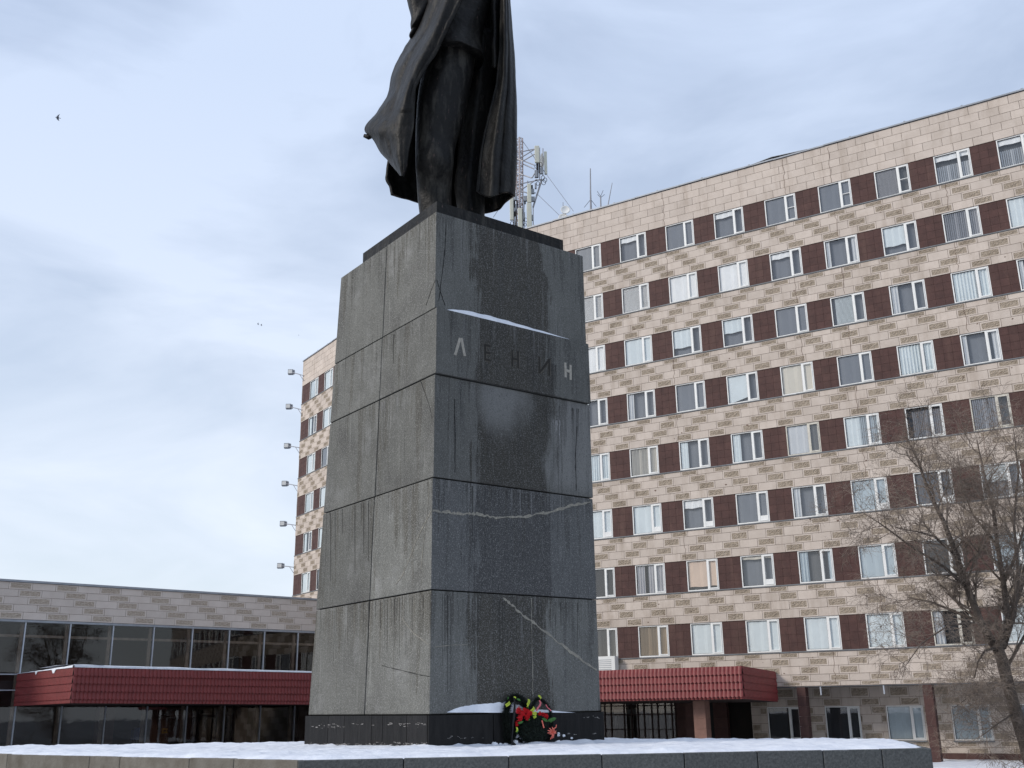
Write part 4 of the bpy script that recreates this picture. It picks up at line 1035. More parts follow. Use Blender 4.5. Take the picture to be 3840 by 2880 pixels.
KIND = {
 'g': ('plain', F_('grey')), 'G': ('plain', F_('grey2')), 'd': ('plain', F_('dim')),
 'gb': ('bar', F_('grey')), 'w': ('plain', F_('white')), 'b': ('plain', F_('bluewhite')),
 'h8': ('plain', half('white', 1.25)), 'h5': ('plain', half('bluewhite', .80)), 'h3': ('plain', half('bluewhite', .50)), 'h5b': ('bar', half('curtain', .95)),
 'wg': ('plain', [('sheet', 'white', XL, XR, ZB_, ZT_), ('sheet', 'grey', X2, WW, ZB_, ZT_)]),
 'wt': ('plain', [('tilt', 'bluewhite', XL, XR, .02, ZT_), ('sheet', 'grey', XL, WW, ZB_, ZT_, 0, .14)]),
 'hs': ('plain', [('hslat', 'white', XL, WW, ZB_, ZT_)]), 'hsg': ('bar', [('hslat', 'silver', XL, XR, ZB_, ZT_), ('sheet', 'dim', XL, WW, ZB_, ZT_, 0, .14)]),
 'hw': ('plain', [('hslat', 'bluewhite', .22, XR - .05, ZB_, ZT_), ('sheet', 'grey', XL, WW, ZB_, ZT_, 0, .14)]),
 'vs': ('plain', [('vslat', 'silver', XL, WW, ZB_, ZT_), ('sheet', 'dim', XL, WW, ZB_, ZT_, 0, .2)]),
 'vs2': ('plain', [('vslat', 'silver', .30, WW, ZB_, 1.4), ('sheet', 'grey', XL, WW, ZB_, ZT_, 0, .2)]),
 'vst': ('plain', [('sheet', 'white', XL, WW, 1.28, ZT_), ('vslat', 'curtain', XL, WW, ZB_, 1.0, 0, .05), ('sheet', 'dim', XL, WW, ZB_, ZT_, 0, .2)]),
 'vc': ('plain', [('vslat', 'cream', XL, WW, ZB_, ZT_), ('sheet', 'silver', XL, WW, ZB_, ZT_, 0, .2)]),
 'vd': ('plain', [('vslat', 'dim', XL, WW, ZB_, ZT_), ('sheet', 'dark', XL, WW, ZB_, ZT_, 0, .2)]),
 'vb': ('plain', [('vslat', 'bluewhite', .75, WW, ZB_, ZT_), ('sheet', 'bluewhite', XL, .8, ZB_, ZT_), ('sheet', 'grey', XL, WW, ZB_, ZT_, 0, .2)]),
 'dr': ('plain', [('drape', 'bluewhite', XL, WW, ZB_, ZT_)]), 'drl': ('plain', [('drape', 'curtain', XL, .42, ZB_, ZT_), ('sheet', 'grey', XL, WW, ZB_, ZT_, 0, .14)]),
 'drb': ('plain', [('drape', 'curtain', XL, .28, ZB_, ZT_), ('drape', 'curtain', 1.42, WW, ZB_, ZT_), ('sheet', 'grey', XL, WW, ZB_, ZT_, 0, .14)]),
 'drd': ('plain', [('drape', 'blue', XL, .5, ZB_, ZT_), ('drape', 'blue', 1.5, WW, ZB_, ZT_), ('sheet', 'dim', XL, WW, ZB_, ZT_, 0, .14)]),
 'drw': ('plain', [('sheet', 'bluewhite', XL, .5, ZB_, ZT_), ('sheet', 'grey', XL, WW, ZB_, ZT_, 0, .14)]),
 'drg': ('plain', [('drape', 'silver', XL, .55, ZB_, ZT_), ('drape', 'silver', .75, WW, ZB_, ZT_), ('sheet', 'dark', XL, WW, ZB_, ZT_, 0, .14)]),
 'k': ('plain', F_('dark')), 'p': ('plain', [('sheet', 'peach', XL, WW, .22, ZT_), ('sheet', 'dim', XL, WW, ZB_, ZT_, 0, .14)]),
 'gp': ('vent', [('sheet', 'cream', XL, WW, 1.42, ZT_), ('sheet', 'grey', XL, WW, ZB_, ZT_, 0, .14)]),
 't': ('plain', [('vslat', 'tan', XL, WW, ZB_, ZT_), ('drape', 'tan', XL, WW, ZB_, ZT_, 0, .1)]),
 'c': ('plain', F_('cream')), 'cg': ('old', [('sheet', 'curtain', XL, XR, ZB_, ZT_), ('sheet', 'dim', X2, WW, ZB_, ZT_)]),
 'bv': ('vent', F_('bluewhite', .06)), 'hv': ('vent', half('white', 1.15)), 'gv': ('vent', F_('grey')), 'Gv': ('vent', F_('blue')),
 'old': ('old', [('drape', 'curtain', XL, .5, ZB_, ZT_), ('sheet', 'dark', XL, WW, ZB_, ZT_, 0, .14)]), 'bl': ('plain', F_('blue')), 'vso': ('old', [('vslat', 'silver', XL, XR, ZB_, ZT_), ('sheet', 'dim', XL, WW, ZB_, ZT_, 0, .2)]),
}
GRID = {8: 'w G h8 g h8 gb gb hsg vst vst g g', 7: 'w hs hs w w h8 drb h3 vs vb g g', 6: 'g w b h3 h5 g hw drl dr drb g g', 5: 'b drw drl g wt c g dr drb g b g',
        4: 'g dr vc drw drw cg vb vs2 vso g b g', 3: 'b bv bv hv gv drl Gv gv h5 g b g', 2: 'd k drg p gp drd bl d bl b g g', 1: 'd vd t b b b b old b b g g'}
GRIDL = {k: ('b g drw b g g g w g g', 'drw b g g b g w g g g', 'dr b g b g g g g g g')[k % 3] for k in range(1, 9)}
def add_window(W, s, z, code, parent, d=0):
    fk, bl_ = KIND[code]
    wdw = link('window', FR[fk], parent, W.pt(s, d, z), W.th)
    for me, y in ((PN1, .10), (PN2, .075)):
        p = link('pane', me, wdw, (0, y, 0))
    for b_ in bl_:
        sd = b_[6] if len(b_) > 6 else 0; y = .125 + (b_[7] if len(b_) > 7 else 0)
        me = blind(*b_[:6], sd); link(me.name.split('.')[0], me, wdw, (0, y, 0))
    return wdw
for row in range(1, 9):
    for c, code in zip(COLS['R'], GRID[row].split()): add_window(WR, c * SP, SILL1 + FH * (row - 1), code, office)
    for c, code in zip(COLS['L'], GRIDL[row].split()): add_window(WL, c * SP, SILL1 + FH * (row - 1), code, office)

# recessed ground floor of the right wing ---------------------------
REC = -3.0
mb = MB(w3(WR)); GW = [8.87, 11.90, 14.95, 17.99, 21.0, 24.0, 27.0]; GZ0, GZ1 = -1.895, -.26
mb.box(S_CORNER_R, 33, -14, REC - .75, G0 - .2, .69, 0); build('interior_wall', mb, M['interior'], office)
mb = MB(w3(WR)); e = [8.0] + [v for s in GW for v in (s, s + WW)] + [33]
mb.box(8.0, 33, REC - .749, REC - .035, G0 - .2, GZ0); mb.box(8.0, 33, REC - .749, REC - .035, GZ1, .69)
for q in range(0, len(e) - 1, 2): mb.box(e[q], e[q + 1], REC - .748, REC - .036, GZ0 + .001, GZ1 - .001)
build('wall', mb, M['mortar'], office)
mb = MB(w3(WR)); mb.box(S_CORNER_R, 33, REC, -.76, .695, .9); mb.box(S_CORNER_R, 33, -.76, -.005, .68, .70); build('soffit', mb, M['metal'], office)
zc = [-2.50, -2.2, -1.895, -1.50, -1.08, -.66, -.26, .15, .69]
for q in range(len(zc) - 1):
    z0, z1 = zc[q], zc[q + 1]; off = 8.0 + (.48 * q) % PER
    k = -2
    while off + k * BLK < 33:
        a = max(8.0, off + k * BLK); b = min(33, off + (k + 1) * BLK); k += 1
        if b - a < .06: continue
        segs = [(a, b)]
        if z0 >= GZ0 - .01 and z1 <= GZ1 + .01:
            for s in GW:
                ns = []
                for (x0, x1) in segs:
                    if x1 <= s or x0 >= s + WW: ns.append((x0, x1)); continue
                    if x0 < s: ns.append((x0, s))
                    if x1 > s + WW: ns.append((s + WW, x1))
                segs = ns
        for (x0, x1) in segs:
            if x1 - x0 < .06: continue
            rough = (k + q // 1) % 2 == 0
            tm = link('lower_carved_block' if rough else 'lower_plain_block', RNG.choice(ROUGH) if rough else PLAIN, office, WR.pt(x0 + J, REC, z0 + J), WR.th, (x1 - x0 - 2 * J, 1, z1 - z0 - 2 * J))
mb = MB(w3(WR)); mb.box(8, 33, REC - .1, REC + .06, G0 - .2, -2.47); build('plinth', mb, M['brown'], office)
for s, code in zip(GW, ('k', 'k', 'bl', 'bl', 'g', 'b', 'g')):
    add_window(WR, s, GZ0, code, office, REC)
    mb = MB(w3(WR)); mb.box(s - .03, s + WW + .03, REC - .1, REC + .10, GZ0 - .075, GZ0 - .015); build('sill', mb, M['metal'], office)
for s in (-.5, 5.5, 11.45, 17.38, 23.3, 29.3):
    mb = MB(w3(WR))
    for q in range(8): mb.box(s, s + .42, -.55, -.02, G0 - .2 + q * .47 + .004, min(.675, G0 - .2 + (q + 1) * .47 - .004))
    build('column', mb, M['brown'], office)
for s in (12.6, 15.6):
    mb = MB(w3(WR)); mb.box(s, s + .06, -.1, -.02, .28, .68); build('downpipe', mb, M['silver'], office)
# entrance
mb = MB(w3(WR)); mb.box(S_CORNER_R, 8.0, REC - .7, REC - .45, G0 - .2, .69); build('entrance_back_wall', mb, M['interior_brown'], office)
ZE = lambda x, y: WR.back(2200 + x * .3617, 2580 + y * .3617, REC)
for (xa, xb) in ((935, 1095), (1320, 1462)):
    a = ZE(xa, 350)[0]; b = ZE(xb, 350)[0]
    mb = MB(w3(WR))
    for q in range(8): mb.box(a, b, REC - .3, REC + .02, G0 - .2 + q * .45 + .003, min(.68, G0 - .2 + (q + 1) * .45 - .003))
    build('brown_pier', mb, M['brown'], office)
a = ZE(1108, 350)[0] ; a2 = ZE(1320, 350)[0]
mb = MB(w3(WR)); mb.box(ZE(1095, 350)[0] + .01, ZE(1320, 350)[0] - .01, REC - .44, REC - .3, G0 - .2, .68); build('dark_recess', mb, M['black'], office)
def doors(W, d, fx, x0px, x1px, ytop, bars, hbars, parent, m, nm='door_frame', pm=M['glass']):
    s0 = fx(x0px)[0]; s1 = fx(x1px)[0]; mb = MB(w3(W))
    xs = [fx(x)[0] for x in bars]
    for x in xs: mb.box(x - .035, x + .035, d - .05, d + .03, G0, .68)
    for (z, t) in hbars: mb.box(s0, s1, d - .049, d + .024, z - t, z + t)
    build(nm, mb, m, parent)
    zz = [G0] + [z for z, _ in hbars] + [.68]; xs2 = sorted([s0] + xs + [s1])
    for i in range(len(xs2) - 1):
        for j in range(len(zz) - 1):
            if xs2[i + 1] - xs2[i] < .1: continue
            mb = MB(w3(W)); mb.quad([W.pt(xs2[i] + .036, d - .02, zz[j] + .03), W.pt(xs2[i + 1] - .036, d - .02, zz[j] + .03), W.pt(xs2[i + 1] - .036, d - .02, zz[j + 1] - .03), W.pt(xs2[i] + .036, d - .02, zz[j + 1] - .03)])
            build('door_pane', mb, pm, parent, fix=False)
zz = [ZE(500, y)[1] for y in (275, 185, 430)]
hb = sorted([(zz[0], .04), (zz[1], .02), (zz[2], .02)])
doors(WR, REC, lambda x: ZE(x, 350), 150, 935, 145, (192, 258, 392, 470, 535, 600, 680, 742, 820, 888, 925), hb, office, M['dkbrown'])
# pale inner frames seen behind the doors
mb = MB(w3(WR))
for (xa, xb, ya, yb) in ((265, 388, 222, 268), (400, 530, 222, 268), (542, 592, 222, 268), (608, 738, 222, 262), (752, 884, 222, 262), (272, 292, 290, 420), (425, 462, 288, 545), (625, 668, 288, 545), (828, 852, 285, 545), (800, 812, 285, 430), (262, 388, 150, 170), (400, 528, 150, 175), (750, 800, 150, 175), (610, 640, 150, 222)):
    a = ZE(xa, 300)[0]; b = ZE(xb, 300)[0]; z1 = ZE(500, ya)[1]; z0 = ZE(500, yb)[1]
    mb.box(a, b, REC - .30, REC - .26, z0, z1)
build('inner_door_frame', mb, mat('inner frame grey', (.17, .17, .165), .7, var=.3), office)

# pressed red tile sheet --------------------------------------------
def tile_sheet(P0, P1, z0a, z0b, z1a, z1b, nrm, name, parent, tw=.2, rows=4.4, stp=.085):
    """pressed metal tile cladding between two ground points; bottom z0, top z1 at both ends"""
    mb = MB(); L_ = (Vector(P1) - Vector(P0)).length; nt_ = max(1, round(L_ / tw)); nx = nt_ * 6
    js_ = []
    nr = int(math.ceil(rows))
    for r_ in range(nr):
        for f_ in (0.0, .04, .5, .999):
            h_ = (rows - nr + r_ + f_) / rows
            if h_ >= 0: js_.append((h_, 1 - f_, r_))
    if js_[0][0] > 0: js_.insert(0, (0.0, js_[0][1], 0))
    for (h_, fr, r_) in js_:
        for i in range(nx + 1):
            t = i / nx; x = P0[0] + (P1[0] - P0[0]) * t; y = P0[1] + (P1[1] - P0[1]) * t
            zb = z0a + (z0b - z0a) * t; zt_ = z1a + (z1b - z1a) * t
            ph_ = (i % 6) / 6; wave = .038 * abs(math.sin(math.pi * ph_)) ** .7
            d = wave + stp * fr
            sag = -.055 * math.sin(math.pi * ph_) if 0 < h_ < .99 and fr > .5 else 0
            z = zb + (zt_ - zb) * h_ + sag
            mb.v.append((x + nrm[0] * d, y + nrm[1] * d, z))
    for j in range(len(js_) - 1):
        for i in range(nx): a = j * (nx + 1) + i; mb.f.append((a, a + 1, a + nx + 2, a + nx + 1)); mb.m.append(0)
    i0 = len(mb.v)
    o = build(name, mb, M['redtile'], parent, fix=False)
    return o
# right canopy
CD = 5.3
sA = 3.34; sB = 10.605
fl_ = Vector(WR.pt(S_CORNER_R - 1, CD, 0)); fr_ = Vector(WR.pt(sB, CD, 0)); bk = Vector(WR.pt(10.45, 0.02, 0))
tile_sheet((fl_.x, fl_.y), (fr_.x, fr_.y), .12, .15, 1.62, 1.60, WR.o, 'canopy_front', office)
sn = (bk - fr_); sn2 = Vector((sn.y, -sn.x)).normalized()
if sn2.dot(WR.u.to_2d()) < 0: sn2 = -sn2
tile_sheet((fr_.x, fr_.y), (bk.x, bk.y), .15, .0, 1.60, 1.45, sn2, 'canopy_side', office, tw=.2, stp=.045)
mb = MB(); mb.prism([(fl_.x, fl_.y), (fr_.x, fr_.y), (bk.x, bk.y), WR.pt(S_CORNER_R - 1, .02, 0)[:2]], [.11, .14, -.01, .05], [1.60, 1.58, 1.43, 1.5]); build('canopy_deck', mb, M['soffit'], office)
for sc_ in (7.0, 1.0):
    cs = WR.back(*((2200 + 1112 * .3617, 2580 + 350 * .3617)), CD - .9)[0] if sc_ == 7.0 else 1.2
    mb = MB(w3(WR))
    for q in range(7): mb.box(cs, cs + .60, CD - 1.5, CD - .9, G0 - .2 + q * .47 + .003, min(.12, G0 - .2 + (q + 1) * .47 - .003))
    build('canopy_column', mb, M['pinkcol'], office)
# air conditioner on the canopy
a, z1 = WR.back(*V(1298, 1418), .6); b, z0 = WR.back(*V(1328, 1447), .6)
ac = empty('air_conditioner', WR.pt(a, .4, z0), 'white air conditioner unit on the wall just above the red canopy beside the pedestal', 'air conditioner')
a -= .45
mb = MB(w3(WR)); mb.box(a, b, .12, .55, z0 - .1, z1); build('casing', mb, M['white'], ac)
mb = MB(w3(WR)); c = ((a + b) / 2 - .12, .56, (z0 + z1) / 2)
for k in range(6): mb.box(a + .08, b - .22, .551, .565, z0 + .03 + k * .1, z0 + .05 + k * .1)
build('grille', mb, M['rru'], ac)

# ================================================================== LOW GLASS-FRONTED BUILDING
hall = empty('entrance_hall_building', LOW.pt(-5, -1, G0), 'low glass fronted hall with a beige stone parapet left of the monument', 'building')
LA, LB_ = -32.0, 15.6; LT, LBm = 7.13, 5.07
mb = MB(w3(LOW)); mb.box(LA, LB_, -.6, -.035, LBm, LT); build('wall', mb, M['mortar'], hall)
mb = MB(w3(LOW)); mb.box(LA, LB_, -8, -.61, LT - .4, LT - .02); build('roof', mb, M['roof'], hall)
mb = MB(w3(LOW)); mb.box(LA, LB_, -8, -4.6, G0 - .1, LT - .41); build('back_wall', mb, M['interior_brown'], hall)
mb = MB(w3(LOW)); mb.box(LA, LB_, -4.6, -.1, G0 - .1, G0 + .02); build('floor', mb, M['interior_brown'], hall)
mb = MB(w3(LOW)); mb.box(LA, LB_, -4.6, -.62, 1.3, 1.75); mb.box(LA, LB_, -4.6, -.62, LBm + .02, LBm + .3); build('upper_floor', mb, M['interior'], hall)
mb = MB(w3(LOW)); n = 19
for q in range(n): a = LA + (LB_ - LA) / n * q; mb.box(a + .003, a + (LB_ - LA) / n - .003, -.5, .09, LT + .01, LT + .13)
build('coping', mb, M['coping'], hall)
mb = MB(w3(LOW)); mb.box(LA, LB_, -.3, .07, LBm - .14, LBm - .02); build('ledge', mb, M['coping'], hall)
hs = [.40, .41, .42, .42, .41]; z = LT; bw = 1.29
for q in range(5):
    z1 = z; z0 = z - hs[q]; z = z0
    off = -6.12 + .56 * q; k = -25
    while off + k * bw < LB_:
        a, b = max(LA, off + k * bw), min(LB_, off + (k + 1) * bw); rough = k % 2 == 0; k += 1
        if b - a < .06: continue
        link('carved_block' if rough else 'plain_block', RNG.choice(ROUGHH) if rough else PLAINH, hall, LOW.pt(a + J, RNG.uniform(-.004, .004), z0 + J), LOW.th, (b - a - 2 * J, 1, z1 - z0 - 2 * J))
MS = 2.515; mulls = [-7.55 + MS * k for k in range(-9, 10)]
for s in mulls:
    if s > LB_: continue
    mb = MB(w3(LOW)); mb.box(s - .035, s + .035, -.08, .05, G0, LBm - .15); build('mullion', mb, M['silver'], hall)
    mb = MB(w3(LOW)); mb.box(s - .09, s + .09, -.62, -.50, G0, LBm - .15); build('inner_post', mb, M['lobby_frame'], hall)
mb = MB(w3(LOW))
for zz_ in (2.08, 1.23): mb.box(LA, LB_, -.06, .035, zz_ - .03, zz_ + .03)
build('transom', mb, M['silver'], hall)
mb = MB(w3(LOW))
for zz_ in (4.2,): mb.box(LA, LB_, -.60, -.52, zz_ - .07, zz_ + .07)
mb.box(mulls[9] - 1.35, mulls[9] - 1.22, -.60, -.52, 2.1, 4.1)
build('inner_transom', mb, M['lobby_frame'], hall)
for s in mulls[:-1]:
    if s > LB_: continue
    for (z0, z1) in ((G0, 1.2), (1.26, 2.05), (2.11, LBm - .15)):
        mb = MB(w3(LOW)); mb.quad([LOW.pt(s + .036, -.01, z0), LOW.pt(min(LB_, s + MS) - .036, -.01, z0), LOW.pt(min(LB_, s + MS) - .036, -.01, z1), LOW.pt(s + .036, -.01, z1)])
        build('glass_pane', mb, M['lobbyglass'], hall, fix=False)
# brown piers and inner door set behind the glass
ZL = lambda x, y, d: LOW.back(400 + x * .3617, 2600 + y * .3617, d)
for (xa, xb, d) in ((-100, 70, -1.4), (400, 520, -3.0), (1330, 1450, -3.0), (1980, 2120, -1.4)):
    a = ZL(xa, 400, d)[0]; b = ZL(xb, 400, d)[0]; mb = MB(w3(LOW)); mb.box(a, b, d - .5, d, G0, 1.3); build('lobby_pier', mb, M['brown'], hall)
doors(LOW, -3.0, lambda x: ZL(x, 400, -3.0), 525, 1290, 0, (570, 730, 880, 940, 1090, 1240), sorted([(ZL(800, 240, -3)[1], .05), (ZL(800, 150, -3)[1], .03)]), hall, M['dkbrown'], pm=M['lobbyglass'])
mb = MB(w3(LOW))
for (xa, xb, ya, yb) in ((585, 718, 215, 235), (748, 870, 215, 235), (950, 1080, 210, 232), (535, 560, 115, 350), (525, 550, 370, 510), (730, 765, 262, 480), (905, 925, 255, 510), (1092, 1135, 262, 460), (1240, 1280, 120, 500), (755, 875, 120, 135), (1110, 1130, 120, 235), (635, 720, 450, 510)):
    a = ZL(xa, 300, -3.2)[0]; b = ZL(xb, 300, -3.2)[0]; z1 = ZL(800, ya, -3.2)[1]; z0 = ZL(800, yb, -3.2)[1]; mb.box(a, b, -3.30, -3.22, z0, z1)
build('inner_door_frame', mb, mat('lobby grey frame', (.22, .21, .20), .7, var=.3), hall)
a, z1 = ZL(575, 365, -2.6); b, z0 = ZL(630, 412, -2.6)
ys = empty('notice_board', LOW.pt(a, -2.6, z0), 'small yellow notice in the dark lobby behind the glass doors', 'notice')
mb = MB(w3(LOW)); mb.box(a, b, -2.66, -2.6, z0, z1); build('card', mb, M['yellow'], ys)
mb = MB(w3(LOW)); 
for k in range(3): mb.box(a + .1 + k * .22, a + .26 + k * .22, -2.598, -2.594, (z0 + z1) / 2 - .04, (z0 + z1) / 2 + .04)
build('print', mb, M['black'], ys)
a, z1 = ZL(292, 358, -2.2); b, z0 = ZL(368, 480, -2.2)
bb = empty('blue_box', LOW.pt(a, -2.4, z0), 'blue plastic collection box standing in the dark lobby behind the glass', 'box')
mb = MB(w3(LOW)); mb.box(a, b, -2.7, -2.2, z0, z1 - .12); mb.box(a + .12, b - .02, -2.65, -2.22, z1 - .12, z1); build('body', mb, M['blue'], bb)
mb = MB(w3(LOW)); mb.box(a + .45, b - .05, -2.199, -2.19, z0 + .05, z0 + .2); build('sticker', mb, M['white'], bb)
mb = MB(w3(LOW)); mb.box(a + .1, b - .1, -2.68, -2.25, G0, z0); build('stand', mb, M['black'], bb)
# left canopy
CL = 8.7; ps = LOW.P + LOW.o * CL
cA = on_plane(*V(160, 1441), ps, LOW.o); cAb = on_plane(*V(156, 1519), ps, LOW.o); cB = on_plane(*V(669, 1453), ps, LOW.o); cBb = on_plane(*V(664, 1522), ps, LOW.o)
ext = (cB - cA) * .55; cB2 = cB + ext; cBb2 = cBb + (cBb - cAb) * .55
bz1, bz0 = 2.12, .38; bkL = Vector(LOW.pt(-7.65, .03, 0))
tile_sheet((cA.x, cA.y), (cB2.x, cB2.y), cAb.z, cBb2.z, cA.z, cB2.z, LOW.o, 'canopy_front', hall, tw=.205, rows=4.6)
sd_ = (bkL - cA).to_2d(); nn_ = Vector((sd_.y, -sd_.x)).normalized()
if nn_.dot(LOW.u.to_2d()) > 0: nn_ = -nn_
tile_sheet((cA.x, cA.y), (bkL.x, bkL.y), cAb.z, bz0, cA.z, bz1, nn_, 'canopy_side', hall, tw=.205, rows=4.6, stp=.04)
far = cB2 - LOW.o * (CL - .05)
mb = MB(); mb.prism([(cA.x, cA.y), (cB2.x, cB2.y), (far.x, far.y), (bkL.x, bkL.y)], [cAb.z - .01, cBb2.z - .01, .2, bz0 - .01], [cA.z - .01, cB2.z - .01, 2.0, bz1 - .01]); build('canopy_deck', mb, M['soffit'], hall)
# snow on the left canopy
mb = MB(); n = 90; A_, B_ = cA, cB2
for i in range(n + 1):
    t = i / n; p = A_.lerp(B_, t); h = (.13 + .05 * noise.noise(Vector((t * 14, 0, 3)))) * (1 - .55 * t)
    for k, (dd, hh) in enumerate(((.06, -.01), (.06, h * .7), (-.1, h), (-2.5, h + .05), (-5, h))): q = p + LOW.o * dd; mb.v.append((q.x, q.y, p.z + hh))
for i in range(n):
    for k in range(4): a = i * 5 + k; mb.f.append((a, a + 5, a + 6, a + 1)); mb.m.append(0)
i0 = len(mb.v); n2 = 40
for i in range(n2 + 1):
    t = i / n2; p = Vector((cA.x + (bkL.x - cA.x) * t, cA.y + (bkL.y - cA.y) * t, cA.z + (bz1 - cA.z) * t)); h = .12 * (1 - t * 1.25) + .04 * noise.noise(Vector((t * 9, 2, 3)))
    drip = -.18 if 12 <= i <= 13 or i == 25 else 0
    h = max(0, h)
    for (dd, hh) in ((.07, -.02 + drip * (1 if h > .01 else 0)), (.06, h * .7), (-.1, h), (-1.5, h)): mb.v.append((p.x + nn_.x * dd, p.y + nn_.y * dd, p.z + hh))
for i in range(n2):
    for k in range(3): a = i0 + i * 4 + k; mb.f.append((a, a + 4, a + 5, a + 1)); mb.m.append(0)
tag(build('canopy_snow', mb, M['snow'], smooth=True, fix=False), 'thin snow lying along the top edge of the left red canopy', 'snow')

# ================================================================== FLOODLIGHTS ON THE LEFT WING
LMP = [((212, 295), (285, 315)), ((200, 490), (275, 508)), ((190, 712), (260, 722)), ((177, 925), (248, 937)), ((167, 1152), (238, 1160)), ((152, 1390), (228, 1398))]
NM = ['topmost floodlight on the corner of the left wing, just below the roof', 'second floodlight from the top on the corner of the left wing', 'third floodlight from the top on the corner of the left wing', 'third floodlight from the bottom on the corner of the left wing',
      'second floodlight from the bottom on the corner of the left wing', 'lowest floodlight on the corner of the left wing, above the low hall roof']
for (hd, rt), lab in zip(LMP, NM):
    Pp = WL.P; dd = .35
    H = on_plane(950 + hd[0] * .6633, 1200 + hd[1] * .6633, Pp + WL.o * dd, WL.o); Rr = on_plane(950 + rt[0] * .6633, 1200 + rt[1] * .6633, Pp + WL.o * .05, WL.o)
    t = empty('floodlight', Rr, lab, 'floodlight', 'floodlights on the corner of the left wing')
    px = H.y / FPX                                     # metres per photo pixel here
    mb = MB(); mb.tube([Rr, (Rr + H) / 2 + Vector((0, 0, .02)), H], .035, 6); mb.tube([Rr + Vector((0, 0, -.45)), Rr.lerp(H, .3)], .025, 5); build('bracket', mb, M['galv'], t)
    h = H.copy(); fx = Vector((-WL.u.x, -WL.u.y, 0)).normalized()
    R3 = Matrix.Rotation(0.0, 3, 'Z')
    def bx(c, sx_, sy_, sz_, m, nm):
        mb = MB(lambda a, b, z: tuple(c + Vector((1, 0, 0)) * a + Vector((0, 1, 0)) * b + Vector((0, 0, 1)) * z))
        mb.box(-sx_, sx_, -sy_, sy_, -sz_, sz_); return build(nm, mb, m, t)
    w_ = 10 * px
    bx(h, w_, w_ * .8, w_ * .95, M['rru'], 'lamp_housing'); bx(h + Vector((-.02, -w_ * .8 - .015, 0)), w_ * .75, .012, w_ * .7, M['dish'], 'lamp_glass')
    bx(h + Vector((w_ * 1.35, 0, 0)), w_ * .16, w_ * .5, w_ * .8, M['galv'], 'yoke')
mb = MB(); P_ = [Vector(WL.pt(-1.78, -.1, z)) + Vector((-.05 * (i % 2), 0, 0)) for i, z in enumerate((29, 26.5, 24, 21.5, 19, 16.5, 14, 11.4))]; mb.tube(P_, .025, 5)
build('cable', mb, M['wire'], office)

# ================================================================== ROOFTOP MAST
MY = 71.0
ZM = lambda x, y, Y=MY: atY(1850 + .2532 * x, 450 + .2532 * y, Y)
mast = empty('antenna_mast', (ZM(390, 1640).x, MY, ROOF), 'steel lattice antenna mast with cream panel antennas on the office roof behind the statue', 'antenna mast')
legs = [(342, 345, 285, MY), (386, 395, 252, MY - .35), (432, 440, 270, MY)]
mb = MB(); tops, bots = [], []
for (xt, xb, yt, Y) in legs:
    a = ZM(xt, yt, Y); b = ZM(xb, 1680, Y); tops.append(a); bots.append(b); mb.tube([b, a], .05, 6)
    build  # one part per leg
    o = build('mast_leg', mb, M['galvred'], mast); mb = MB()
mb = MB(); N_ = 30
for k in range(N_):
    for (i, j) in ((0, 1), (1, 2), (0, 2)):
        a = bots[i].lerp(tops[i], k / N_); b = bots[j].lerp(tops[j], (k + 1) / N_); c = bots[i].lerp(tops[i], (k + 1) / N_)
        if k % 2: a, b = bots[i].lerp(tops[i], (k + 1) / N_), bots[j].lerp(tops[j], k / N_)
        mb.tube([a, b], .022, 4); mb.tube([c, bots[j].lerp(tops[j], (k + 1) / N_)], .018, 4)
tag(build('lattice_bracing', mb, M['galvred'], mast), kind='stuff')
ARMS = [((325, 490), (610, 430)), ((325, 612), (612, 432)), ((440, 608), (612, 505)), ((440, 602), (608, 668)), ((440, 652), (605, 725)), ((330, 560), (440, 610)), ((440, 815), (565, 858)), ((345, 770), (440, 815)), ((310, 965), (715, 880)), ((310, 1105), (640, 880)),
        ((310, 1020), (500, 1080)), ((715, 890), (590, 1290)), ((575, 860), (640, 740)), ((500, 1085), (625, 1080)), ((640, 885), (715, 890))]
for a, b in ARMS:
    th_ = .07 if (a == (715, 890)) else .045
    mb = MB(); mb.tube([ZM(*a, MY - .2), ZM(*b, MY - .6)], th_, 6); build('support_arm', mb, M['galv'], mast)
for (x, y0, y1) in ((686, 410, 890), (508, 900, 1620), (590, 1285, 1620), (618, 480, 1620), (300, 1130, 1600), (345, 1180, 1600), (440, 1290, 1600), (735, 420, 830)):
    if x == 618: continue
    mb = MB(); mb.tube([ZM(x, y0, MY - .5), ZM(x, y1, MY - .5)], .035, 6); build('antenna_pole', mb, M['galv'], mast)
def mbox(x0, x1, y0, y1, Y, dep, m, nm, bev=.05):
    a = ZM(x0, y1, Y); b = ZM(x1, y0, Y); mb = MB(); mb.box(a.x, b.x, Y, Y + dep, a.z, b.z)
    o = build(nm, mb, m, mast)
    if bev: md = o.modifiers.new('b', 'BEVEL'); md.width = bev; md.segments = 2
    return o
for (x0, x1, y0, y1, Y) in ((615, 680, 375, 628, MY - 1), (758, 792, 460, 800, MY - .7), (367, 428, 1300, 1625, MY - 1.2), (505, 560, 935, 1220, MY - .9), (499, 566, 1222, 1592, MY - 1.1), (246, 297, 1140, 1480, MY - 1)):
    mbox(x0, x1, y0, y1, Y, .18, M['antwhite'], 'panel_antenna')
for (x0, x1, y0, y1) in ((450, 500, 1120, 1195), (440, 470, 1380, 1480), (566, 592, 1400, 1480), (312, 350, 1100, 1185), (540, 605, 1015, 1085), (612, 655, 740, 845), (560, 615, 1130, 1200), (615, 640, 930, 1010), (690, 735, 700, 790), (322, 345, 1250, 1330)):
    mbox(x0, x1, y0, y1, MY - .8, .2, M['rru'], 'radio_unit', .02)
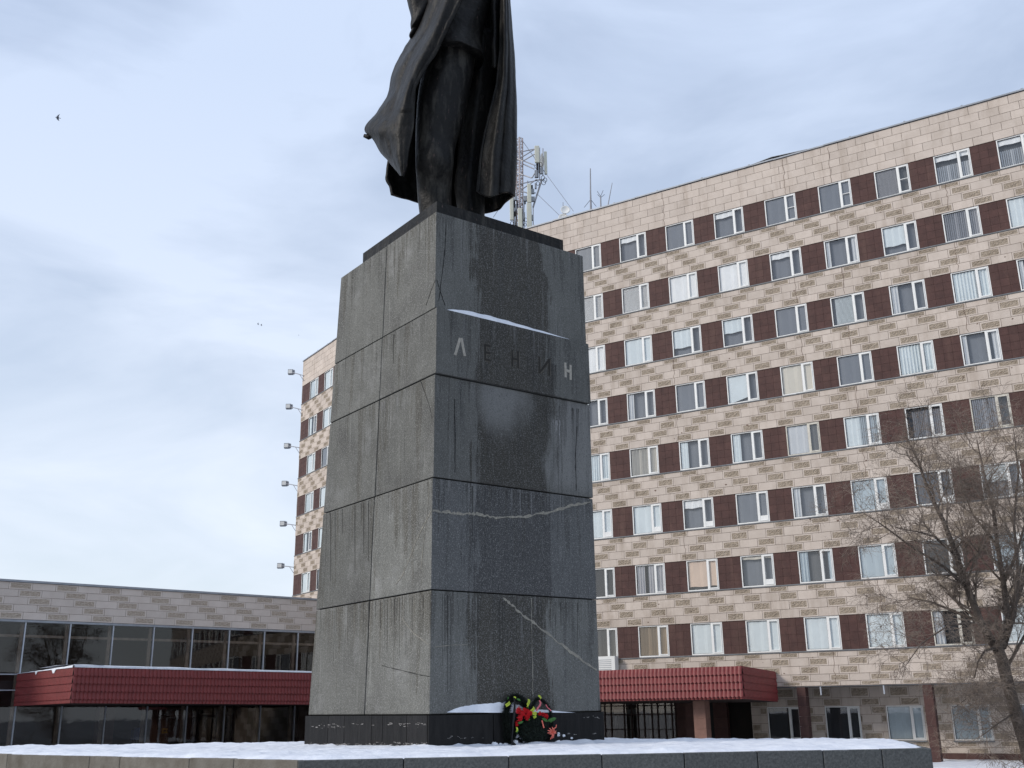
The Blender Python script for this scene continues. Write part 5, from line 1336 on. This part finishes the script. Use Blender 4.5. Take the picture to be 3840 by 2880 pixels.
for (x0, x1, y0, y1) in ((640, 665, 630, 850), (672, 690, 640, 780), (300, 322, 1190, 1290), (455, 480, 1180, 1240), (560, 585, 960, 1010), (300, 330, 1350, 1420)):
    mbox(x0, x1, y0, y1, MY - .75, .12, M['black'], 'cable_bundle', .02)
mb = MB()
def loop(cx, cy, r): return [ZM(cx + r * math.cos(a * .6), cy + r * 1.2 * math.sin(a * .6), MY - .9) for a in range(12)]
for (cx, cy, r) in ((735, 855, 26), (745, 925, 30), (700, 660, 26), (765, 890, 28), (635, 690, 22), (275, 1530, 22), (660, 940, 24), (470, 1550, 20), (330, 1580, 20), (480, 1480, 25)):
    mb.tube(loop(cx, cy, r), .022, 4)
for k in range(14):
    x = RD.uniform(300, 480); mb.tube([ZM(x + RD.uniform(-8, 8), 1200 + RD.uniform(-60, 200), MY - .6), ZM(x + RD.uniform(-20, 20), 1450, MY - .6), ZM(x, 1640, MY - .6)], .02, 4)
tag(build('cables', mb, M['black'], mast), kind='stuff')
mb = MB(); c = ZM(722, 600, MY - .4); dsc = [(c + Vector((.16 * math.cos(a * math.pi / 8), 0, .62 * math.sin(a * math.pi / 8)))) for a in range(16)]; mb.quad(dsc); mb.quad([p + Vector((0, .1, 0)) for p in dsc]); build('drum_dish', mb, M['dish'], mast)
for (a, Ya, b, Yb) in (((438, 318), MY, (628, 590), MY - 2), ((782, 800), MY - .7, (1185, 1350), 66), ((655, 1100), MY - .7, (978, 1412), 66), ((300, 1000), MY, (0, 1440), 76), ((438, 318), MY, (782, 800), MY - .7)):
    mb = MB(); mb.tube([ZM(*a, Ya), ZM(*b, Yb)], .022, 4); build('guy_wire', mb, M['wire'], mast)
# dishes and whips on the roof edge
def dish(cx, cy, r, label, Y=64.2, tilt=.15):
    c = ZM(cx, cy, Y); R_ = r * 1.15 * .2532 * Y / FPX; t = empty('satellite_dish', (c.x, c.y, ROOF), label, 'satellite dish')
    mb = MB(); n = 28
    for k, (rr, dp) in enumerate(((1, 0), (.8, .10), (.5, .2), (.15, .25))):
        for i in range(n): a = 2 * math.pi * i / n; mb.v.append((c.x + R_ * rr * math.cos(a), Y + dp * R_ + tilt * R_ * rr * math.sin(a), c.z + R_ * rr * math.sin(a)))
    for k in range(3):
        for i in range(n): mb.f.append((k * n + i, k * n + (i + 1) % n, (k + 1) * n + (i + 1) % n, (k + 1) * n + i)); mb.m.append(0)
    mb.f.append(tuple(3 * n + i for i in range(n))); mb.m.append(0)
    o = build('reflector', mb, M['dish'], t, smooth=True); md = o.modifiers.new('s', 'SOLIDIFY'); md.thickness = .03
    mb = MB(); mb.tube([(c.x, Y + .3, c.z), (c.x, Y + .35, ROOF - .2)], .04, 6); build('mount', mb, M['galv'], t)
dish(1067, 1328, 68, 'round white satellite dish facing out above the roof edge', 60.9)
dish(1037, 1446, 70, 'white satellite dish half hidden below the upper dish at the roof edge', 61.0, .3)
def whip(name, pts, Y, r, label, extra=()):
    t = empty(name, (atV(*pts[-1], Y).x, Y, ROOF), label, 'antenna')
    mb = MB(); P_ = [atV(*p, Y) for p in pts]; P_[-1] = P_[-1] + Vector((0, 0, -.4)); mb.tube(P_, r, 6); build('rod', mb, M['galv'], t)
    for a, b in extra: mb = MB(); mb.tube([atV(*a, Y), atV(*b, Y)], .018, 4); build('stay', mb, M['wire'], t)
whip('whip_antenna', [(1275.2, 364), (1275.6, 415), (1276.3, 450)], 62.6, [.035, .05, .075], 'tall straight whip antenna standing on the office roof edge', (((1277, 432), (1288, 446)), ((1275, 432), (1262, 448))))
whip('small_antenna', [(1297.5, 424), (1297.5, 447)], 62.2, [.04, .06], 'short forked antenna on the roof edge between two taller rods', (((1297.5, 424), (1290, 413)), ((1297.5, 424), (1303, 411)), ((1297.5, 427), (1291, 420)), ((1297.5, 427), (1306, 420))))
whip('leaning_antenna', [(1322.5, 395), (1311, 441)], 61.6, [.02, .035], 'thin rod antenna leaning to the right on the roof edge')
whip('thin_antenna', [(1216.2, 437), (1216.6, 470)], 64.2, [.02, .035], 'thin short rod standing beside the white dishes on the roof')

# ================================================================== BIRDS
def bird(px, py, Y, sz, label, yaw=0, flat=1):
    c = atY(px, py, Y); t = empty('bird', c, label, 'bird', 'birds in the sky')
    k = Y / FPX * sz / 30; R_, U_ = Rc, Uc; Fw = fwd
    def q(x, y, d=0): x, y = x * math.cos(yaw) - y * math.sin(yaw), x * math.sin(yaw) + y * math.cos(yaw); return c + R_ * (x * k) + U_ * (y * k) + Fw * (d * k)
    mb = MB(); mb.tube([q(-12, 3), q(-8, 2, -.5), q(-3, 1, -1), q(3, 0, -.5), q(8, -1.2), q(12.5, -2.6)], [.3 * k, 1.3 * k, 2.1 * k, 1.6 * k, 1.2 * k, 1.0 * k], 8); build('body', mb, M['bird'], t, smooth=True)
    for s, tip in ((1, (8, 17)), (-1, (6, -14))):
        mb = MB(); P_ = [(-6.5, 1.5), (-6, s * 5.5 + 1), (0, s * 11 + 1), tip, (3.6, s * 8), (3.2, 0)]
        A_ = [q(x, y, .8) for x, y in P_]; B_ = [q(x, y, 1.3) for x, y in P_]; mb.quad(A_); mb.quad(B_[::-1])
        for i in range(6): mb.quad([A_[i], B_[i], B_[(i + 1) % 6], A_[(i + 1) % 6]])
        build('wing', mb, M['birdwing'], t, fix=False)
        mb = MB(); mb.tube([q(2.8, 0, .6), q(2.8, s * 7, .6), q(tip[0] - 1, tip[1] - s, .6)], [.8 * k, .9 * k, .4 * k], 5); build('wing_edge', mb, M['bird'], t)
bird(217, 442, 60, 30, 'dark bird gliding with spread wings high in the left of the sky')
bird(968, 1215, 130, 11, 'tiny distant bird, the left one of the pair left of the pedestal', .3)
bird(980, 1219, 130, 10, 'tiny distant bird, the right one of the pair left of the pedestal', -.2)
bird(1120, 1257, 200, 4, 'speck of a far bird just above the roof of the left wing', 0)

# ================================================================== BARE TREE
tree = empty('bare_tree', atV(2240, 1690, 38).xy.to_3d() + Vector((0, 0, G0)), 'leafless tree with drooping twigs in front of the office block at the right', 'tree')
TY = 38.0; TR = random.Random(21); trunk_mb, limb_mbs, twig = MB(), [], MB()
def tube_fast(mb, P, R_, n):
    mb.tube(P, R_, n, cap=False)
def grow(p, d, L_, r, depth, mbx):
    """recursive branch; returns nothing"""
    n = 4 if depth > 1 else 3; P = [p.copy()]; dd = d.copy()
    for k in range(n):
        dd = (dd + Vector((TR.gauss(0, .16), TR.gauss(0, .16), TR.gauss(0, .13) + (.10 if depth > 1 else -.11)))).normalized(); P.append(P[-1] + dd * L_ / n)
    tube_fast(mbx, P, [r * (1 - .6 * i / n) for i in range(n + 1)], 5 if depth > 2 else 3)
    if depth <= 0: return
    cnt = {4: 6, 3: 5, 2: 5, 1: 5}[depth]
    for c in range(cnt):
        i = TR.uniform(.25, 1) * n; k = min(int(i), n - 1); q = P[k].lerp(P[k + 1], i - k); a = TR.uniform(0, 2 * math.pi)
        ax = dd.orthogonal().normalized(); ax = Matrix.Rotation(a, 3, dd) @ ax
        nd = (dd * TR.uniform(.5, 1.0) + ax * TR.uniform(.45, .95)).normalized()
        grow(q, nd, L_ * TR.uniform(.45, .72), max(.0045, r * .5), depth - 1, twig if depth <= 3 else mbx)
TRK = [(2246, 1720, 0, .34), (2232, 1660, 0, .32), (2214, 1600, 0, .28), (2194, 1540, 0, .25), (2178, 1480, 0, .24), (2166, 1430, 0, .24), (2152, 1390, 0, .20)]
P_ = [atV(x, y, TY + d) for x, y, d, r in TRK]; mb = MB(); mb.tube(P_, [t[3] * .84 for t in TRK], 14); build('trunk', mb, M['bark'], tree, smooth=True)
LIMBS = [[(2158, 1410, 0, .22), (2118, 1345, -.2, .19), (2090, 1270, -.3, .16), (2066, 1200, -.5, .14), (2040, 1130, -.6, .11), (2005, 1060, -.8, .08), (1985, 1000, -.9, .055), (1960, 950, -1, .03)],
         [(2160, 1405, 0, .20), (2178, 1340, .3, .17), (2168, 1260, .5, .13), (2155, 1180, .6, .11), (2146, 1100, .7, .085), (2125, 1020, .8, .06), (2110, 950, .9, .03)],
         [(2175, 1350, .3, .14), (2205, 1270, .6, .12), (2225, 1180, .8, .10), (2240, 1060, 1, .07), (2235, 960, 1, .04)],
         [(2090, 1270, -.3, .10), (2040, 1225, -.9, .075), (1975, 1185, -1.3, .055), (1900, 1130, -1.6, .03), (1860, 1105, -1.7, .015)],
         [(2118, 1345, -.2, .09), (2060, 1320, .4, .07), (2010, 1300, .7, .05), (1960, 1290, .9, .03)],
         [(2066, 1200, -.5, .09), (2020, 1160, -1.3, .06), (1990, 1150, -1.6, .045), (1935, 1140, -2, .02)],
         [(2150, 1400, -.3, .06), (2128, 1405, -.7, .05), (2112, 1430, -.9, .04), (2105, 1465, -1, .02)],
         [(2168, 1260, .5, .09), (2195, 1200, -.2, .07), (2215, 1130, -.6, .05), (2212, 1040, -.8, .03)],
         [(2155, 1180, .6, .07), (2100, 1110, 1.2, .05), (2075, 1040, 1.5, .035), (2070, 985, 1.7, .02)],
         [(2180, 1480, 0, .05), (2150, 1470, -.5, .035), (2100, 1500, -.9, .025), (2060, 1530, -1.2, .012)],
         [(2192, 1540, 0, .045), (2160, 1560, -.6, .03), (2120, 1590, -.9, .015)],
         [(2168, 1400, .2, .13), (2190, 1330, -.4, .11), (2200, 1240, -.8, .08), (2190, 1130, -1, .06), (2200, 1020, -1.2, .04), (2190, 930, -1.3, .02)],
         [(2176, 1440, .2, .08), (2215, 1370, .5, .07), (2250, 1290, .8, .05), (2270, 1180, 1, .03)],
         [(2168, 1260, .5, .06), (2130, 1220, 1.0, .05), (2095, 1170, 1.4, .035), (2070, 1100, 1.6, .02)],
         [(2118, 1345, -.2, .06), (2050, 1350, -1.0, .045), (1990, 1390, -1.5, .03), (1955, 1440, -1.8, .015)]]
for li, Lm in enumerate(LIMBS):
    P_ = [atV(x, y, TY + d) for x, y, d, r in Lm]; mb = MB(); mb.tube(P_, [max(.012, t[3] * .72) for t in Lm], 8)
    o = build('limb', mb, M['bark'], tree, smooth=True); o_mb = MB()
    nseg = len(P_) - 1
    for k in range(nseg):
        cnt = 5 if k > 0 else 2
        for c in range(cnt):
            q = P_[k].lerp(P_[k + 1], TR.random()); dd = (P_[k + 1] - P_[k]).normalized(); ax = Matrix.Rotation(TR.uniform(0, 2 * math.pi), 3, dd) @ dd.orthogonal().normalized()
            nd = (dd * TR.uniform(.2, .9) + ax * TR.uniform(.5, 1.0)).normalized()
            grow(q, nd, TR.uniform(1.0, 1.7) * (1.0 if k > 1 else .8), max(.012, Lm[k][3] * .28), 3, twig)
# drooping shoots round the trunk
for c in range(90):
    k = TR.randrange(1, 6); q = atV(TRK[k][0] + TR.uniform(-8, 8), TRK[k][1], TY + TR.uniform(-.3, .3)); a = TR.uniform(0, 2 * math.pi)
    grow(q, Vector((math.cos(a) - .3, math.sin(a), TR.uniform(-.3, .5))).normalized(), TR.uniform(.6, 1.3), .010, 2, twig)
tag(build('twigs', twig, M['twig'], tree, fix=False), kind='stuff')
print('twig faces', len(twig.f))

# ================================================================== WREATH
def WP(wx, wy, off=.12): return faceR(1850 + wx * .1808, 2560 + wy * .1808, off)
wk = .1808 * 23.4 / FPX                                # metres per zoom pixel
ws = faceR(1850 + 700 * .1808, 2560 + 1290 * .1808, .2)
wreath = empty('memorial_wreath', ws, 'artificial memorial wreath with red flowers and black green tinsel leaning on the pedestal', 'wreath')
M['tinsel'] = mat('black green tinsel', (0.004, 0.005, 0.0045), .7, col2=(0.010, 0.016, 0.010), vscale=8)
M['tinseld'] = mat('dark fir needles', (0.005, 0.008, 0.006), .7, col2=(0.022, 0.032, 0.022), vscale=14)
M['flower'] = mat('red cloth petals', (0.62, 0.010, 0.016), .7, col2=(0.34, 0.004, 0.008), vscale=18)
M['leaf'] = mat('green plastic leaf', (0.05, 0.17, 0.03), .5, col2=(0.02, 0.08, 0.015), vscale=14)
M['lime'] = mat('lime yellow ribbon', (0.50, 0.56, 0.06), .5, col2=(0.34, 0.46, 0.03), vscale=10)
M['limeedge'] = mat('dark print', (0.05, 0.08, 0.01), .6)
M['coral'] = mat('coral ribbon', (0.75, 0.17, 0.12), .5, var=.15, vscale=14)
M['pink'] = mat('pink ribbon', (0.55, 0.13, 0.15), .5, var=.15, vscale=14)
WRN = random.Random(3)
def needles(path, rad_, n, ln, name, m, kind=None, offs=.13):
    P = [WP(x, y, offs) for x, y in path]; mb = MB(); cum = [0]
    for a, b in zip(P[:-1], P[1:]): cum.append(cum[-1] + (b - a).length)
    mb.tube(P, rad_ * .35, 6)
    for k in range(n):
        t = WRN.random() * cum[-1]; i = max(j for j in range(len(cum)) if cum[j] <= t); i = min(i, len(P) - 2)
        q = P[i].lerp(P[i + 1], (t - cum[i]) / max(1e-6, cum[i + 1] - cum[i]))
        d = Vector((WRN.gauss(0, 1), WRN.gauss(0, 1), WRN.gauss(0, 1))).normalized(); l = ln * WRN.uniform(.6, 1.2); s = d.orthogonal().normalized() * .004
        q = q + d * WRN.uniform(0, rad_ * .4); mb.v += [tuple(q - s), tuple(q + s), tuple(q + d * l)]; j = len(mb.v); mb.f.append((j - 3, j - 2, j - 1)); mb.m.append(0)
    o = build(name, mb, m, wreath, fix=False); 
    if kind: o['kind'] = kind
needles([(340, 1240), (295, 1100), (275, 900), (265, 700), (280, 540), (330, 380), (420, 300), (510, 300), (600, 360), (680, 480), (760, 640)], .10, 7500, .095, 'tinsel_garland', M['tinsel'])
needles([(780, 620), (825, 450), (900, 330), (1000, 360), (1110, 450), (1175, 560), (1200, 700), (1215, 850), (1200, 1020), (1150, 1180), (1080, 1240)], .045, 3600, .055, 'tinsel_garland', M['tinsel'])
needles([(300, 1200), (420, 1150), (480, 1000), (500, 850), (560, 760)], .05, 1500, .06, 'tinsel_garland', M['tinsel'])
def blob(cx, cy, rx, ry, n, ln, m, name):
    mb = MB()
    for k in range(n):
        a = WRN.uniform(0, 2 * math.pi); r = math.sqrt(WRN.random()); p = WP(cx + rx * r * math.cos(a), cy + ry * r * math.sin(a), .10 + .16 * math.sqrt(max(0, 1 - r * r)) * WRN.uniform(.5, 1))
        d = Vector((WRN.gauss(0, 1), WRN.gauss(0, 1) - .4, WRN.gauss(0, 1) - .1)).normalized(); s = d.orthogonal().normalized() * .006
        mb.v += [tuple(p - s), tuple(p + s), tuple(p + d * ln * WRN.uniform(.6, 1.3))]; j = len(mb.v); mb.f.append((j - 3, j - 2, j - 1)); mb.m.append(0)
    tag(build(name, mb, m, wreath, fix=False), kind='stuff')
mb = MB(); 
for (cx, cy, rx, ry) in ((820, 1020, 270, 250), (900, 820, 220, 150)):
    n = 18; 
    for off, sc_ in ((.04, 1), (.15, .85)):
        pass
    P1 = [WP(cx + rx * .95 * math.cos(2 * math.pi * i / n), cy + ry * .95 * math.sin(2 * math.pi * i / n), .06) for i in range(n)]; P2 = [WP(cx + rx * .7 * math.cos(2 * math.pi * i / n), cy + ry * .7 * math.sin(2 * math.pi * i / n), .16) for i in range(n)]
    i0 = len(mb.v); mb.v += [tuple(p) for p in P1 + P2]; mb.f.append(tuple(i0 + n + i for i in range(n))); mb.m.append(0)
    for i in range(n): mb.f.append((i0 + i, i0 + (i + 1) % n, i0 + n + (i + 1) % n, i0 + n + i)); mb.m.append(0)
build('backing', mb, M['tinsel'], wreath, fix=False)
blob(820, 1020, 290, 260, 5200, .06, M['tinseld'], 'fir_needles'); blob(900, 830, 240, 150, 2200, .055, M['tinseld'], 'fir_needles')
mb = MB(); mb.tube([WP(x, y, .2) for x, y in ((420, 290), (445, 480), (430, 680), (405, 850), (400, 1000), (380, 1150), (390, 1240), (425, 1290), (450, 1275))], [.018, .022, .03, .028, .02, .018, .03, .045, .03], 8); build('black_ribbon', mb, M['black'], wreath, smooth=True)
def flower(cx, cy, r):
    mb = MB(); c = WP(cx, cy, .24); R_ = r * wk; n1 = Fn
    uu = Vector((pdR.x, pdR.y, 0)); vv = Vector((0, 0, 1))
    for ring, (cnt, rr, lift) in enumerate(((9, 1.0, .0), (8, .75, .02), (6, .45, .035), (4, .22, .045))):
        for k in range(cnt):
            a = 2 * math.pi * (k + ring * .5) / cnt + WRN.uniform(-.2, .2); L_ = R_ * rr * WRN.uniform(.85, 1.1); wd = R_ * .36
            e = uu * math.cos(a) + vv * math.sin(a); s = uu * -math.sin(a) + vv * math.cos(a); b0 = c + n1 * lift
            rp = WRN.uniform(-.02, .02)
            mb.quad([b0, b0 + e * L_ * .55 - s * wd * .6 + n1 * (.02 + rp), b0 + e * L_ - s * wd * .5 + n1 * (.005 + rp), b0 + e * L_ * 1.06 + n1 * (.0 - rp), b0 + e * L_ + s * wd * .5 + n1 * (.0 + rp), b0 + e * L_ * .55 + s * wd * .6 + n1 * .02])
    build('red_flower', mb, M['flower'], wreath, fix=False)
for f in ((520, 575, 68), (585, 650, 78), (700, 640, 80), (545, 745, 68), (650, 585, 60), (760, 620, 62), (700, 720, 60), (960, 640, 44), (1030, 655, 42), (1095, 700, 55), (480, 880, 30), (470, 830, 26)): flower(*f)
def leafm(pts, m, name, off=.22, curl=.03):
    mb = MB(); a, b, wd = pts; A_ = WP(*a, off); B_ = WP(*b, off + curl); d = (B_ - A_); s = d.normalized().cross(Fn).normalized() * wd * wk
    n = 6; 
    for k in range(n + 1):
        t = k / n; ww = math.sin(math.pi * min(1, t * .9 + .08)) ** .7 * .5; p = A_ + d * t + Fn * (.025 * math.sin(t * 3)); mb.v += [tuple(p - s * ww), tuple(p + Fn * .012), tuple(p + s * ww)]
    for k in range(n):
        for j in range(2): q = k * 3 + j; mb.f.append((q, q + 3, q + 4, q + 1)); mb.m.append(0)
    build(name, mb, m, wreath, fix=False, smooth=True)
for a, b, w_ in (((1130, 790), (1300, 735), 70), ((1120, 800), (1000, 740), 60), ((490, 850), (620, 800), 45), ((1160, 790), (1210, 815), 50), ((480, 330), (560, 380), 40), ((290, 350), (300, 290), 35), ((700, 770), (760, 760), 35), ((480, 1050), (500, 960), 45), ((700, 470), (715, 540), 26)):
    leafm((a, b, w_), M['leaf'], 'leaf')
def tagr(cx, cy, w_, h_, ang, nmk=3):
    c = WP(cx, cy, .27); uu = Vector((pdR.x, pdR.y, 0)); vv = Vector((0, 0, 1)); e = uu * math.cos(ang) + vv * math.sin(ang); s = vv * math.cos(ang) - uu * math.sin(ang)
    W_, H_ = w_ * wk / 2, h_ * wk / 2; mb = MB()
    for i in range(5): t = -1 + i * .5; mb.v += [tuple(c + e * W_ * t - s * H_ + Fn * .03 * (1 - t * t)), tuple(c + e * W_ * t + s * H_ + Fn * .03 * (1 - t * t))]
    for i in range(4): mb.f.append((2 * i, 2 * i + 2, 2 * i + 3, 2 * i + 1)); mb.m.append(0)
    o = build('lime_ribbon', mb, M['lime'], wreath, fix=False, smooth=True)
    mb = MB()
    for i in range(nmk):
        t = -.5 + i * .5; q = c + e * W_ * t + Fn * (.034 * (1 - t * t) + .004)
        for dx_, dy_, lx, ly in ((-.12, 0, .03, .35), (.0, .28, .14, .06), (.0, -.05, .12, .05)): mb.quad([q + e * W_ * (dx_ - lx) + s * H_ * (dy_ - ly), q + e * W_ * (dx_ + lx) + s * H_ * (dy_ - ly), q + e * W_ * (dx_ + lx) + s * H_ * (dy_ + ly), q + e * W_ * (dx_ - lx) + s * H_ * (dy_ + ly)])
    build('ribbon_print', mb, M['limeedge'], wreath, fix=False)
tagr(300, 440, 120, 60, .55); tagr(722, 400, 110, 58, 1.25); tagr(815, 555, 115, 62, .75); tagr(855, 635, 105, 60, .15); tagr(858, 700, 80, 50, .6, 0); tagr(480, 970, 85, 40, 1.5, 0); tagr(960, 300, 90, 40, -.85, 2); tagr(445, 310, 60, 26, -.6, 0); tagr(700, 470, 60, 34, 1.5, 0)
for pts, m, wd in ((((955, 365), (985, 420), (965, 480), (920, 530), (895, 590)), 'pink', .035), (((1010, 780), (1030, 860), (1050, 940)), 'coral', .03), (((1090, 450), (1130, 520), (1200, 580)), 'pink', .022), (((1310, 870), (1300, 930), (1240, 960)), 'coral', .018)):
    mb = MB(); ribbon(mb, [WP(x, y, .26) for x, y in pts], Fn, wd, .15, 4, 3); build('ribbon', mb, M[m], wreath)
c0 = (1215, 1030)
for a, l in ((.3, 95), (.9, 85), (1.5, 110), (2.1, 100), (2.7, 95), (3.3, 90), (3.9, 60), (4.5, 150), (4.75, 130), (5.0, 120), (5.7, 70), (6.1, 95), (1.2, 70), (2.4, 60)):
    b = (c0[0] + l * math.cos(a), c0[1] - l * math.sin(a)); mb = MB(); A_ = WP(*c0, .24); B_ = WP(*b, .25); mid = (A_ + B_) / 2 + Fn * .04; ribbon(mb, [A_, mid, B_], Fn, .024, .1, 3, 2); build('bow_loop', mb, M['coral'], wreath)
# lumps of snow at the foot of the pedestal
mb = MB()
for i, (x, y, r) in enumerate(((1340, 1240, 60), (1420, 1265, 50), (1300, 1290, 70), (1500, 1290, 45), (1560, 1300, 50), (2040, 1270, 60), (2090, 1300, 70), (1960, 1310, 60), (1345, 1090, 34), (1350, 1050, 26), (1455, 1100, 34), (1620, 1150, 28), (470, 1100, 60), (560, 1130, 50), (640, 1220, 26), (150, 1280, 36), (260, 1290, 50), (30, 1280, 60), (450, 1230, 60))):
    c = WP(x, y, .10 if y > 1180 else .055); R_ = r * wk; i0 = len(mb.v); n = 12
    for j in range(7):
        for k in range(n):
            th_ = math.pi * j / 6; ph_ = 2 * math.pi * k / n; d = Vector((math.sin(th_) * math.cos(ph_), math.sin(th_) * math.sin(ph_), math.cos(th_)))
            f = 1 + .45 * noise.noise(d * 2 + Vector((i * 3.3, 0, 0))); dd = Vector((d.x * R_ * 1.1, d.y * R_ * (.8 if y > 1180 else .25), d.z * R_ * .7)) * f
            mb.v.append(tuple(c + dd))
    for j in range(6):
        for k in range(n): mb.f.append((i0 + j * n + k, i0 + j * n + (k + 1) % n, i0 + (j + 1) * n + (k + 1) % n, i0 + (j + 1) * n + k)); mb.m.append(0)
tag(build('snow_crumbs', mb, M['snow'], smooth=True, fix=True), 'loose crumbs of snow around the wreath at the foot of the pedestal', kind='stuff')
for o in bpy.data.objects:
    if '_root' in o: del o['_root']
